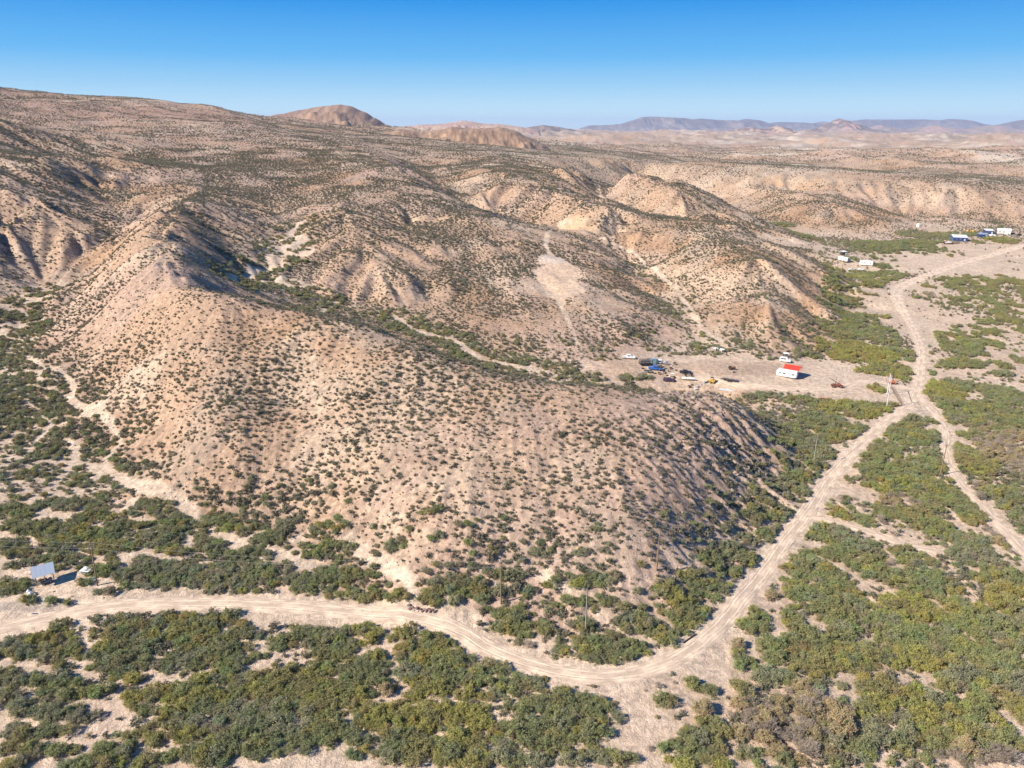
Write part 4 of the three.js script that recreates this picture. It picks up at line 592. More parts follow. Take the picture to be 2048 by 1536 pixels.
wires(pE.top, pG.top, 'thin wire from the roadside pole to the corral pole', [-.3, .3]);
wires(pG.top, pF.top, 'thin wire from the corral pole to the track pole', [-.3, .3]);
wires(pF.top, V3(pF.top.x + 55, pF.top.y - 2, pF.top.z + 34), 'thin wire running right from the track pole', [-.4, .4]);
wires(pB.top, pD.top, 'thin wire from the turnout pole to the pole in the bend', [-.2]);

// ---- open shelter with a cart under it
{
  const s = along(66, 1176, 93, 1168), o = thing('shelter', 'open sided shelter with a tilted corrugated metal roof', 'shelter', s.p.clone().add(V3(.5, 0, -1.4)), s.turn), W = 4.4, D = 3.6;
  const y = (z) => 3.15 - z * .28;                                      // roof rises to the back (-z)
  for (const [x, z] of [[-1.7, 1.3], [1.7, 1.3], [-1.7, -1.3], [1.7, -1.3], [0, -1.3]]) part('post', rod(V3(x, -.2, z), V3(x, y(z) - .1, z), .06), WOOD, o);
  for (const z of [1.35, -1.35]) part('beam', bx(W, .14, .08, 0, y(z) - .12, z), WOOD, o);
  for (let k = 0; k < 5; k++) { // five sheets, each with its own ribs
    const g = new THREE.PlaneGeometry(W / 5 + .05, D, 20, 1); g.rotateX(-Math.PI / 2); const p = g.attributes.position;
    for (let i = 0; i < p.count; i++) { p.setY(i, y(p.getZ(i)) + .02 * Math.sin((p.getX(i) + (k - 2) * W / 5) * 50) + .006 * (k % 2)); p.setX(i, p.getX(i) + (k - 2) * W / 5); } g.computeVertexNormals(); part('roof_sheet', [g.toNonIndexed(), g.clone().translate(0, -.012, 0).toNonIndexed()], ALU, o);
  }
  const c = thing('utility_cart', 'small dark utility cart parked under the open shelter', 'cart', s.p.clone().add(V3(.9, 0, -1.1)), s.turn + .1);
  part('body', [rbx(2.3, .38, 1.1, .08, 0, .55, 0), rbx(.7, .35, 1.05, .08, .85, .8, 0)], GREYP, c); part('bed', [bx(.9, .08, 1.15, -.7, .8, 0), bx(.9, .25, .05, -.7, .93, .55), bx(.9, .25, .05, -.7, .93, -.55)], CHAR, c); part('seat', rbx(.5, .5, 1, .1, .05, .95, 0), BLACK, c); part('roll_bar', [rod(V3(-.2, .8, .5), V3(-.15, 1.6, .5), .03), rod(V3(-.2, .8, -.5), V3(-.15, 1.6, -.5), .03), rod(V3(-.15, 1.6, -.5), V3(-.15, 1.6, .5), .03)], STEEL, c); wheels(c, .3, .22, [[.75, .5], [.75, -.5], [-.75, .5], [-.75, -.5]]);
  const b = along(162, 1149, 181, 1151), t = thing('storage_box', 'low white storage box with an overhanging lid by the leaning pole', 'box', b.p.clone().add(V3(0, 0, -.7)), b.turn); part('body', rbx(1.9, .85, 1.5, .05, 0, .62, 0), GREYP, t); part('lid', rbx(2.35, .12, 1.95, .04, 0, 1.1, 0), WHITE, t); for (const [x, z] of [[-.8, .6], [.8, .6], [-.8, -.6], [.8, -.6]]) part('leg', bx(.1, .3, .1, x, .12, z), WOOD, t);
  const j = [[57, 1184], [60, 1189], [62, 1193], [66, 1187], [70, 1190]];
  j.forEach(([px, py], k) => { const q = thing('sack', ['upright white plastic sack in the rubbish pile before the shelter', 'largest white sack in the rubbish pile before the shelter', 'flat white sack at the front of the rubbish pile', 'grey sack in the middle of the rubbish pile', 'tan sack at the right end of the rubbish pile'][k], 'sack', spot(px, py), k), r = [.34, .42, .36, .38, .34][k], g = new THREE.IcosahedronGeometry(r, 2), P = g.attributes.position; for (let i = 0; i < P.count; i++) { const n = 1 + .3 * vnoise(P.getX(i) * 6 + k * 9, P.getY(i) * 6 + P.getZ(i) * 5); P.setXYZ(i, P.getX(i) * n * 1.2, P.getY(i) * n * [1.2, .9, .55, .8, .7][k] + r * .6, P.getZ(i) * n); } g.computeVertexNormals(); part('sack_body', g, k < 3 ? WHITE : k < 4 ? GREYP : paint('tan_sack', .5, .4, .28, .9), q); part('tie', rod(V3(0, r * 1.2, 0), V3(.04, r * 1.75, 0), .03, .07), DUSTY, q); });
  const mat = thing('flattened_tarp', 'thin dark blue tarp scrap lying on the grey gravel', 'tarp', spot(70, 1228)); { const g = new THREE.PlaneGeometry(1.3, .35, 8, 3); g.rotateX(-Math.PI / 2); const p = g.attributes.position; for (let i = 0; i < p.count; i++) p.setY(i, .06 + .04 * vnoise(i * 1.3, 4)); g.computeVertexNormals(); part('sheet', g, NAVY, mat); }
}
// ---- stones and timber by the road
[[821, 1221, .5], [825, 1217, .42], [829, 1223, .34], [834, 1219, .5], [838, 1224, .4], [842, 1219, .36], [845, 1225, .44], [850, 1221, .5], [853, 1226, .3], [857, 1219, .4], [860, 1224, .46], [864, 1221, .34], [868, 1225, .3], [818, 1214, .45], [872, 1222, .26], [832, 1227, .28]].forEach(([px, py, r], k) => { const o = new THREE.Mesh(stoneShapes[k % 3], paint('dark_red_stone_' + k % 3, ...[[.17, .10, .085], [.22, .14, .115], [.13, .085, .08]][k % 3], 1)); o.name = numbered('rock'); const p = spot(px, py); o.position.set(p.x, groundY(p.x, p.z) + r * .25, p.z); o.scale.setScalar(r); o.rotation.y = k * 1.7; o.castShadow = o.receiveShadow = true; o.userData = { label: 'dark reddish rock in the row of rocks beside the road turnout', category: 'rock', group: 'rocks beside the road turnout' }; scene.add(o); });
{ const a = along(1176, 1371, 1196, 1373), o = thing('plank', 'dark weathered plank lying on the sand of the bend', 'plank', a.p, a.turn); part('board', [bx(2.4, .07, .24, 0, .12, 0)], WOOD, o); part('batten', bx(.1, .05, .3, .8, .18, 0), GREYWOOD, o);
  const b = along(1366, 1287, 1392, 1268), l = thing('fallen_pole', 'dark fallen pole lying along the inner edge of the road', 'pole', b.p, b.turn); part('log', rod(V3(-2.2, .2, 0), V3(2.2, .22, .1), .13, .1), CHAR, l); part('stub', rod(V3(1.2, .2, 0), V3(1.5, .45, .2), .05, .03), CHAR, l);
  const q = thing('marker_post', 'dark marker post at the side path junction', 'post', spot(1665, 1027)); part('post', rod(V3(0, -.2, 0), V3(.03, 1.9, 0), .1, .09), WOOD, q); part('cap', bx(.26, .08, .26, .03, 1.93, 0), GREYWOOD, q);
  const f = thing('marker_post', 'pale stake among the brush behind the shelter', 'post', spot(107, 1084)); part('post', rod(V3(0, -.2, 0), V3(-.1, 1.5, 0), .06, .05), POLEWOOD, f); part('cap', bx(.16, .05, .16, -.1, 1.52, 0), WOOD, f); }

// ---- vehicles
function sedan(o, L, body, dead) {
  part('body', extrude([[-L / 2, .35], [-L / 2, .78], [-L * .44, .9], [-L * .28, .92], [L * .2, .9], [L * .46, .8], [L / 2, .62], [L / 2, .35]], 1.75, .07), body, o);
  const c = part('cabin', extrude([[-L * .34, .9], [-L * .22, 1.36], [L * .08, 1.38], [L * .24, .9]], 1.5, .08), body, o);
  part('window', [bx(L * .3, .3, 1.53, -L * .07, 1.12, 0), bx(.5, .03, 1.25, L * .175, 1.13, 0, 0, 0, -.95), bx(.45, .03, 1.25, -L * .295, 1.13, 0, 0, 0, 1.0)], GLASS, c);
  for (const s of [-.6, .6]) { part('headlight', rbx(.1, .14, .3, .03, L / 2 - .02, .66, s), dead ? CHAR : WHITE, o); part('tail_light', rbx(.08, .14, .3, .03, -L / 2 + .01, .7, s), MAROON, o); }
  wheels(o, .32, .22, [[L * .31, .78], [L * .31, -.78], [-L * .31, .78], [-L * .31, -.78]]);
}
function pickup(o, body, bedload) {
  part('body', [extrude([[-.9, .45], [-.9, 1.05], [1.3, 1.05], [2.55, .98], [2.7, .8], [2.7, .45]], 1.9, .06)], body, o);
  const c = part('cab', extrude([[-.9, 1.05], [-.85, 1.78], [.75, 1.8], [1.35, 1.05]], 1.72, .07), body, o); part('window', [bx(1.35, .42, 1.75, -.02, 1.42, 0), bx(.9, .03, 1.45, 1.1, 1.42, 0, 0, 0, -.9)], GLASS, c);
  part('bed', [bx(1.95, .1, 1.8, -1.88, .62, 0), bx(1.95, .55, .08, -1.88, .85, .88), bx(1.95, .55, .08, -1.88, .85, -.88), bx(.08, .55, 1.8, -2.83, .85, 0)], body, o); part('bed_floor', bx(1.8, .03, 1.6, -1.88, .69, 0), CHAR, o);
  part('bumper', [bx(.15, .2, 1.9, 2.75, .5, 0), bx(.15, .2, 1.8, -2.95, .5, 0)], STEEL, o); for (const s of [-.68, .68]) part('headlight', rbx(.08, .2, .32, .03, 2.7, .82, s), ALU, o);
  wheels(o, .38, .26, [[1.75, .8], [1.75, -.8], [-1.85, .8], [-1.85, -.8]]);
  if (bedload) part('load', [rbx(1.5, .6, 1.4, .1, -1.9, 1.1, 0), rbx(.7, .4, .8, .1, -1.5, 1.5, .2)], CHAR, o);
}
function camper(o, L, H, opt = {}) {
  const b = part('body', extrude([[-L / 2, .55], [-L / 2 + (opt.nose ? .0 : 0), H - .35], [-L / 2 + .35, H], [L / 2 - .2, H], [L / 2, H - .15], [L / 2, .75], [L / 2 - .5, .55]], 2.45, .09), WHITE, o);
  part('skirt', bx(L * .8, .3, 2.2, 0, .42, 0), GREYP, o); part('roof_unit', rbx(.9, .28, .8, .08, .3, H + .14, 0), DUSTY, o);
  for (const [x, w, h] of opt.windows ?? [[-L * .33, .7, .55], [-L * .12, 1, .6], [L * .12, .45, .4], [L * .33, .8, .6]]) { const k = part('window', bx(w, h, .04, x, H * .62, 1.235), GLASS, o); part('frame', [bx(w + .1, .05, .06, x, H * .62 + h / 2, 1.24), bx(w + .1, .05, .06, x, H * .62 - h / 2, 1.24)], ALU, k); }
  const d = part('door', bx(.7, 1.75, .04, L * .02, 1.5, 1.235), DUSTY, o); part('handle', bx(.08, .12, .04, L * .02 + .25, 1.45, 1.27), STEEL, d);
  part('rear_window', bx(.04, .6, 1.2, L / 2 + .01, H * .62, 0), GLASS, o); part('stripe', bx(L * .96, .16, .02, 0, H * .38, 1.235), opt.stripe ?? GREYP, o);
  wheels(o, .36, .24, [[.35, 1], [-.5, 1], [.35, -1], [-.5, -1]]); part('hitch', [rod(V3(-L / 2, .5, .5), V3(-L / 2 - 1, .5, 0), .05), rod(V3(-L / 2, .5, -.5), V3(-L / 2 - 1, .5, 0), .05), rod(V3(-L / 2 - .9, 0, 0), V3(-L / 2 - .9, .6, 0), .05)], STEEL, o);
}
{ // the yard
  let a = along(1247, 715, 1268, 717.5); pickup(thing('pickup_truck', 'white pickup truck parked at the back of the yard', 'truck', a.p, a.turn), WHITE);
  a = along(1552, 751, 1592, 760); const T = a.turn, side = V3(Math.sin(T), 0, Math.cos(T)); camper(thing('travel_trailer', 'long white travel trailer standing before the red roof', 'trailer', a.p.clone().addScaledVector(side, -1.2), T), 7.8, 2.9);
  const rc = thing('canopy', 'red gable roofed metal canopy behind the white travel trailer', 'canopy', a.p.clone().addScaledVector(side, -5.2).add(V3(Math.cos(T) * 1.0, 0, -Math.sin(T) * 1.0)), T);
  for (const x of [-2.9, 0, 2.9]) for (const z of [-2.4, 2.4]) part('post', rod(V3(x, -.2, z), V3(x, 2.9, z), .07), STEEL, rc);
  for (const s of [1, -1]) for (let k = 0; k < 4; k++) part('roof_sheet', bx(1.58, .05, 3.15, (k - 1.5) * 1.6, 3.62 + .003 * k, s * 1.42, 0, s * .47), REDROOF, rc);
  part('ridge_cap', bx(6.5, .06, .4, 0, 4.32, 0), REDROOF, rc); for (const x of [-2.9, 0, 2.9]) part('truss', [bx(.07, .07, 4.9, x, 2.9, 0), rod(V3(x, 2.9, 0), V3(x, 4.2, 0), .04)], STEEL, rc);
  a = along(1360, 746.5, 1382, 747.5); sedan(thing('car', 'black sedan parked in the yard', 'car', a.p, a.turn), 4.7, BLACK);
  a = along(1326, 761, 1350, 763); sedan(thing('car', 'dark purple wrecked car with a grey bonnet at the edge of the brush', 'car', a.p, a.turn), 4.6, paint('dark_purple_paint', .05, .025, .06, .6), true);
  a = along(1563, 722.5, 1577, 725.5); { const v = thing('van', 'small white van parked under the hillside at the back of the yard', 'van', a.p, a.turn); part('body', extrude([[-2.1, .4], [-2.15, 1.8], [-1.9, 1.95], [.7, 1.95], [1.4, 1.2], [2.2, 1.0], [2.25, .4]], 1.8, .08), WHITE, v); part('window', [bx(2.3, .5, 1.84, -.6, 1.5, 0), bx(.95, .03, 1.5, 1.1, 1.58, 0, 0, 0, -.82)], GLASS, v); for (const s of [-.6, .6]) part('tail_light', bx(.06, .35, .2, -2.17, 1.2, s), MAROON, v); wheels(v, .34, .22, [[1.4, .8], [1.4, -.8], [-1.4, .8], [-1.4, -.8]]); }
  a = along(1299, 738, 1322, 741); pickup(thing('pickup_truck', 'old blue pickup truck loaded with dark junk', 'truck', a.p, a.turn + Math.PI), BLUE, true);
  a = along(1279, 731, 1302, 730.5); { const o = thing('stock_trailer', 'burnt out dark slatted stock trailer beside the teal box', 'trailer', a.p, a.turn); part('floor', bx(5.2, .15, 2.2, 0, .7, 0), CHAR, o); for (const z of [-1.05, 1.05]) { for (let i = 0; i < 8; i++) part('upright', bx(.08, 2.0, .08, -2.5 + i * .714, 1.7, z), CHAR, o); for (let k = 0; k < 4; k++) part('slat', bx(5.2, .2, .05, 0, 1.05 + k * .5, z + (z > 0 ? .07 : -.07)), k % 2 ? GREYP : CHAR, o); } for (const x of [-2.55, 2.55]) part('end_frame', [bx(.08, .1, 2.2, x, 2.7, 0), bx(.08, .1, 2.2, x, 1.7, 0)], CHAR, o); part('roof_bow', [bx(.08, .08, 2.2, -1.2, 2.75, 0), bx(.08, .08, 2.2, 0, 2.75, 0), bx(.08, .08, 2.2, 1.2, 2.75, 0)], CHAR, o); wheels(o, .36, .24, [[.4, 1], [-.5, 1], [.4, -1], [-.5, -1]], RUST); }
  a = along(1303, 729.5, 1312, 729.5); { const o = thing('cargo_box', 'teal metal cargo box with an orange stripe', 'box', a.p.add(V3(0, 0, -1)), a.turn); part('body', rbx(2.2, 2.2, 2, .05, 0, 1.15, 0), TEAL, o); part('stripe', bx(.35, 1.7, .03, -.9, 1.1, 1.02), ORANGE, o); part('door', bx(1.2, 1.8, .03, .25, 1.1, 1.02), paint('pale_teal_paint', .26, .44, .45, .6), o); part('roof', bx(2.3, .06, 2.1, 0, 2.28, 0), ALU, o); }
  a = along(1313, 727, 1329, 727.5); { const o = thing('van', 'dusty white stripped van between the teal box and the fence', 'van', a.p, a.turn); part('body', extrude([[-1.7, .4], [-1.75, 1.5], [-1.4, 1.7], [.4, 1.7], [1.0, 1.0], [1.7, .9], [1.75, .4]], 1.7, .07), DUSTY, o); part('window', [bx(1.4, .45, 1.73, -.6, 1.3, 0)], GLASS, o); part('door', bx(.8, 1, .04, .3, .95, .87), GREYP, o); wheels(o, .32, .2, [[1.1, .75], [1.1, -.75], [-1.1, .75], [-1.1, -.75]], RUST); }
  a = along(1329, 729.5, 1338, 730); { const o = thing('scrap_engine', 'blue grey engine scrap on a pallet by the fence', 'scrap', a.p, a.turn); part('block', [rbx(1.1, .8, .8, .1, 0, .75, 0), rod(V3(.3, 1, 0), V3(.4, 1.6, .1), .12)], GREYP, o); part('cover', rbx(.8, .3, .6, .08, .1, 1.25, 0), BLUE, o); part('pallet', [bx(1.7, .14, 1.4, 0, .2, 0)], WOOD, o); }
  a = along(1288, 743, 1303, 744.5); { const o = thing('flat_trailer', 'low flat trailer with dark boards before the blue truck', 'trailer', a.p, a.turn); for (let i = 0; i < 6; i++) part('board', bx(3.2, .07, .25, 0, .55 + .004 * i, -.75 + i * .3), CHAR, o); part('frame', [bx(3.3, .1, .08, 0, .46, .85), bx(3.3, .1, .08, 0, .46, -.85), rod(V3(-1.6, .45, 0), V3(-2.7, .4, 0), .05)], WHITE, o); wheels(o, .3, .2, [[.2, .98], [.2, -.98]], RUST); }
  a = along(1367, 752, 1387, 753); { const o = thing('trailer_chassis', 'bare trailer chassis with axles behind the white boat', 'chassis', a.p, a.turn); part('rail', bx(4, .12, .1, 0, .5, .55), CHAR, o); part('rail', bx(4, .12, .1, 0, .5, -.55), CHAR, o); for (const x of [-1.7, 0, 1.6]) part('cross_member', bx(.1, .1, 1.1, x, .5, 0), RUST, o); part('drawbar', rod(V3(-2, .5, 0), V3(-3.2, .45, 0), .06), STEEL, o); wheels(o, .34, .22, [[1.3, .8], [1.3, -.8], [-1.1, .8], [-1.1, -.8]], RUST); }
  a = along(1363, 760, 1391, 763); { const o = thing('boat', 'white boat hull lying on the ground of the yard', 'boat', a.p, a.turn), g = new THREE.BufferGeometry(), P = [], I = [], N = 14, M = 8; for (let i = 0; i <= N; i++) for (let j = 0; j <= M; j++) { const t = i / N, w = .95 * Math.pow(1 - Math.pow(t, 3), .6), q = j / M * 2 - 1; P.push(-2.7 + 5.4 * t, .15 + .75 * Math.pow(Math.abs(q), 1.6) + .25 * t * t, q * w); if (i && j) { const k = i * (M + 1) + j; I.push(k, k - M - 1, k - M - 2, k, k - M - 2, k - 1); } } g.setAttribute('position', new THREE.Float32BufferAttribute(P, 3)); g.setIndex(I); g.computeVertexNormals(); const wm = WHITE.clone(); wm.side = THREE.DoubleSide; wm.name = 'white_hull'; part('hull', g, wm, o); part('deck', extrude([[.6, .9], [2.5, 1.12], [2.6, 1.05], [.6, .82]], 1.1, .02), WHITE, o); part('seat', [bx(.4, .1, 1.5, -.9, .6, 0), bx(.4, .1, 1.4, .1, .6, 0)], WOOD, o); part('keel_stripe', bx(4.4, .08, .1, -.2, .12, 0), NAVY, o); }
  a = along(1416, 765, 1431, 767.5); { const o = thing('skid_loader', 'yellow skid loader with a dark cab and a bucket', 'loader', a.p, a.turn); part('body', [rbx(1.9, .9, 1.2, .12, .2, .95, 0), rbx(.7, .7, 1.3, .1, .9, 1.2, 0)], YELLOW, o); part('cab', [bx(.06, 1, .06, -.5, 1.8, .5), bx(.06, 1, .06, -.5, 1.8, -.5), bx(.06, 1, .06, .45, 1.8, .5), bx(.06, 1, .06, .45, 1.8, -.5), bx(1.1, .07, 1.15, 0, 2.32, 0), bx(.05, .9, 1, .45, 1.8, 0)], BLACK, o); for (const s of [-.72, .72]) part('lift_arm', [rod(V3(.9, 1.5, s), V3(-1.2, 1.2, s), .09), rod(V3(-1.2, 1.2, s), V3(-1.7, .5, s), .09)], YELLOW, o); part('bucket', extrude([[-2.4, .1], [-1.7, .1], [-1.6, .7], [-1.75, .75], [-1.85, .25], [-2.4, .16]], 1.7, 0), RUST, o); wheels(o, .42, .3, [[.8, .72], [.8, -.72], [-.5, .72], [-.5, -.72]], YELLOW); }
  a = along(1446, 761, 1474, 765); { const o = thing('flatbed_trailer', 'long dark flatbed trailer with pipe side rails', 'trailer', a.p, a.turn); for (let i = 0; i < 7; i++) part('board', bx(6.2, .07, .27, 0, .72 + .003 * i, -.93 + i * .31), CHAR, o); part('side_rail', [bx(6.3, .06, .06, 0, 1.15, 1.08), bx(6.3, .06, .06, 0, 1.15, -1.08)], GREYP, o); for (const x of [-3, -1, 1, 3]) for (const z of [-1.08, 1.08]) part('stake', bx(.06, .5, .06, x, .93, z), GREYP, o); part('drawbar', [rod(V3(-3, .6, .6), V3(-4.3, .55, 0), .06), rod(V3(-3, .6, -.6), V3(-4.3, .55, 0), .06)], CHAR, o); wheels(o, .36, .24, [[.4, 1.2], [-.5, 1.2], [.4, -1.2], [-.5, -1.2]], RUST); }
  a = along(1438, 778, 1466, 781); for (let k = 0; k < 5; k++) { const q = k < 3 ? [k * .34 - .34, .2] : [(k - 3) * .34 - .17, .49], o = new THREE.Mesh(rod(V3(-2.7, q[1], q[0]), V3(2.7, q[1], q[0]), .165, .165, 12), ALU); o.name = numbered('irrigation_pipe'); o.position.set(a.p.x, groundY(a.p.x, a.p.z), a.p.z); o.rotation.y = a.turn; o.castShadow = o.receiveShadow = true; o.userData = { label: k < 3 ? 'pale metal pipe at the bottom of the stack by the brush' : 'pale metal pipe on top of the stack by the brush', category: 'pipe', group: k < 3 ? 'bottom pipes of the stack' : 'top pipes of the stack' }; scene.add(o); }
  a = along(1457, 738.5, 1471, 739.5); { const o = thing('tractor', 'small dark tractor with red parts alone in the yard', 'tractor', a.p, a.turn); part('hood', rbx(1.4, .55, .7, .08, .7, 1.05, 0), RUST, o); part('chassis', bx(2.4, .3, .5, .1, .7, 0), CHAR, o); part('seat', [rbx(.4, .45, .5, .08, -.7, 1.25, 0)], BLACK, o); part('exhaust', rod(V3(.9, 1.3, .1), V3(.9, 2.1, .1), .05), CHAR, o); part('steering_wheel', new THREE.TorusGeometry(.22, .03, 6, 14).rotateY(1.2).translate(-.15, 1.5, 0), BLACK, o); wheels(o, .68, .35, [[-.8, .75], [-.8, -.75]], RUST); wheels(o, .38, .22, [[1.1, .6], [1.1, -.6]], RUST); }
  const drum = (px, py, label, m, name = 'drum') => { const o = thing(name, label, 'drum', spot(px, py)); part('shell', rod(V3(0, 0, 0), V3(0, .92, 0), .3, .3, 14), m, o); part('hoop', [rod(V3(0, .3, 0), V3(0, .34, 0), .315, .315, 14), rod(V3(0, .6, 0), V3(0, .64, 0), .315, .315, 14)], m, o); part('lid', rod(V3(0, .925, 0), V3(0, .94, 0), .27, .27, 14), STEEL, o); };
  drum(1467.5, 746, 'dark drum standing in front of the small tractor', CHAR); drum(1540, 717.5, 'dark blue drum at the foot of the hill behind the yard', NAVY); drum(1336, 743.5, 'blue grey drum between the blue truck and the black sedan', GREYP); drum(1409, 768, 'teal drum beside the skid loader', TEAL);
  { const o = thing('metal_sheet', 'white sheet of metal lying flat near the black sedan', 'sheet', spot(1346, 748), .3); part('sheet', bx(1.9, .04, 1, 0, .12, 0, 0, .04), WHITE, o); part('support', bx(.1, .1, .9, 0, .05, 0), WOOD, o); }
  a = along(1356, 783, 1373, 781); for (let k = 0; k < 6; k++) { const o = new THREE.Mesh(bx(3.1 - k * .15, .12, .3, rr(-.2, .2), .1 + (k > 3 ? .14 : 0), (k % 4) * .36 - .5, rr(-.06, .06)), k % 2 ? WOOD : paint('old_pine', .33, .22, .1, .95)); o.name = numbered('timber'); o.position.set(a.p.x, groundY(a.p.x, a.p.z), a.p.z); o.rotation.y = a.turn; o.castShadow = o.receiveShadow = true; o.userData = { label: 'weathered timber in the pile among the brush at the yard edge', category: 'timber', group: 'timbers piled at the yard edge' }; scene.add(o); }
  { const o = thing('broken_chair', 'bent pale metal chair frame at the yard edge', 'chair', spot(1393, 776), .6); part('leg', [rod(V3(-.4, 0, -.3), V3(-.3, .8, -.3), .04), rod(V3(.4, 0, -.3), V3(.5, 1.3, -.3), .04)], STEEL, o); part('leg', [rod(V3(-.4, 0, .3), V3(-.3, .8, .3), .04), rod(V3(.4, 0, .3), V3(.5, 1.3, .3), .04)], STEEL, o); part('seat', bx(.9, .05, .7, .05, .7, 0), DUSTY, o); part('back', bx(.05, .5, .7, .48, 1.1, 0), GREYP, o); const q = thing('cool_box', 'pale blue cool box in the brush at the yard edge', 'box', spot(1392, 781), .2); part('body', rbx(1.1, .5, .6, .06, 0, .28, 0), paint('pale_blue_plastic', .35, .48, .58, .6), q); part('lid', rbx(1.14, .12, .64, .05, 0, .59, 0), WHITE, q); }
  a = along(1427, 700, 1450, 704); { const o = thing('hoop_tent', 'torn white hoop tent at the foot of the hill', 'tent', a.p, a.turn); for (let k = 0; k < 6; k++) { const x = -2.4 + k * .96, t = new THREE.TorusGeometry(1.2, .06, 6, 16, Math.PI).rotateY(Math.PI / 2).translate(x, 0, 0); part('hoop', [t.toNonIndexed()], WHITE, o); } const wm = WHITE.clone(); wm.side = THREE.DoubleSide; wm.name = 'white_canvas'; for (const [k, a0, a1] of [[0, .4, 2.4], [1, .9, 1.9], [3, .3, 1.6], [4, .6, 2.6]]) { const g = new THREE.CylinderGeometry(1.22, 1.24, .92, 12, 2, true, a0, a1 - a0); g.rotateZ(Math.PI / 2); g.rotateX(-.3); g.translate(-1.92 + k * .96, .05, 0); part('canvas', g, wm, o); } }
  a = along(1566, 713, 1577, 713.5); { const o = thing('lean_to', 'small lean to with a white roof behind the white van', 'shed', a.p, a.turn); part('roof', bx(2.4, .08, 1.6, 0, 1.7, 0, 0, .15), WHITE, o); for (const [x, z] of [[-1, .6], [1, .6], [-1, -.6], [1, -.6]]) part('post', bx(.08, 1.6, .08, x, .8, z), WOOD, o); part('back_wall', bx(2.2, 1.3, .05, 0, .8, -.68), GREYP, o); }
  a = along(1640, 798, 1656, 799.5); { const o = thing('steel_beam', 'red painted steel beam lying at the edge of the yard', 'beam', a.p, a.turn); part('web', bx(3.4, .4, .1, 0, .35, 0), MAROON, o); part('flange', bx(3.4, .06, .4, 0, .12, 0), RUST, o); part('flange', bx(3.4, .06, .4, 0, .58, 0), ORANGE, o); }
  a = along(1659, 774, 1687, 776); { const o = thing('drill_rig', 'rusty red drill rig with a slanting boom on wheels', 'rig', a.p, a.turn); part('frame', [bx(4.6, .25, .9, 0, .9, 0), bx(2, .5, 1.1, -.6, 1.2, 0)], RUST, o); part('engine', [rbx(1.1, .8, .9, .08, .8, 1.35, 0)], paint('rusty_orange', .34, .09, .035, .9), o); part('boom', [rod(V3(2.3, .8, .1), V3(-2.7, 3.6, .1), .12, .09), rod(V3(2.3, .8, -.25), V3(-2.7, 3.6, -.1), .08, .06)], CHAR, o); part('mast', rod(V3(-.7, 1, 0), V3(-.35, 4.5, 0), .09, .05), CHAR, o); part('strut', rod(V3(.2, 1.1, 0), V3(1.1, 3.1, 0), .07, .05), CHAR, o); part('drawbar', rod(V3(2.2, .85, 0), V3(4, .5, .2), .08), RUST, o); wheels(o, .62, .3, [[-1.4, .75], [-1.4, -.75], [1.4, .75], [1.4, -.75]], ORANGE); }
  a = along(1778, 768, 1791, 769); { const o = thing('backhoe', 'orange backhoe with a curved dark arm behind the tall poles', 'backhoe', a.p, a.turn); part('body', [rbx(1.8, .9, 1.2, .1, -.3, 1.1, 0)], ORANGE, o); part('hood', rbx(1.3, .6, .8, .1, .8, 1.2, 0), paint('amber_paint', .6, .25, .03, .5), o); part('arm', [rod(V3(1.3, 1.2, 0), V3(3.1, 1.9, .1), .12), rod(V3(3.1, 1.9, .1), V3(4.4, .4, .3), .1)], CHAR, o); part('bucket', rbx(.5, .5, .6, .08, 4.45, .35, .3), RUST, o); part('canopy', [bx(1.2, .06, 1.1, -.5, 2.4, 0), bx(.06, .9, .06, -1, 1.95, .5), bx(.06, .9, .06, -1, 1.95, -.5), bx(.06, .9, .06, 0, 1.95, .5), bx(.06, .9, .06, 0, 1.95, -.5)], MAROON, o); wheels(o, .6, .32, [[-.8, .7], [-.8, -.7]], ORANGE); wheels(o, .4, .24, [[.9, .6], [.9, -.6]], ORANGE); }
  // fences
  const fence = (name, label, ax, ay, bx2, by2, n, h, rails, jag) => { const A = spot(ax, ay), B = spot(bx2, by2), o = thing(name, label, 'fence', A), base = o.position; let last = null; for (let i = 0; i <= n; i++) { const t = i / n, x = mix(A.x, B.x, t) + rr(-.05, .05), z = mix(A.z, B.z, t), y = groundY(x, z) - base.y, q = V3(x - base.x, y, z - base.z); part('post', rod(V3(q.x, q.y - .2, q.z), V3(q.x + rr(-.1, .1) * jag, q.y + h * rr(.9, 1.1), q.z), .07 + .03 * jag, .06, 6), WOOD, o); if (last) for (const k of rails) part(jag ? 'rail' : 'wire', rod(V3(last.x, last.y + k * h, last.z), V3(q.x, q.y + k * h + rr(-.06, .06) * jag, q.z), jag ? .06 : .012, jag ? .05 : .012, 5), jag ? WOOD : STEEL, o); last = q; } };
  fence('corral_fence', 'dark pole and rail corral fence along the yard gate', 1781, 776, 1803, 813, 16, 1.5, [.3, .6, .9], 1);
  fence('wire_fence', 'row of thin fence posts between the yard and the brush', 1663, 799, 1790, 808, 15, 1.25, [.45, .9], 0);
  fence('wire_fence', 'line of fence posts along the far side of the yard drive', 1662, 736, 1772, 761, 14, 1.25, [.45, .9], 0);
  fence('wire_fence', 'short fence line at the left end of the yard', 1338, 707, 1352, 735, 7, 1.3, [.4, .8], 0);
}
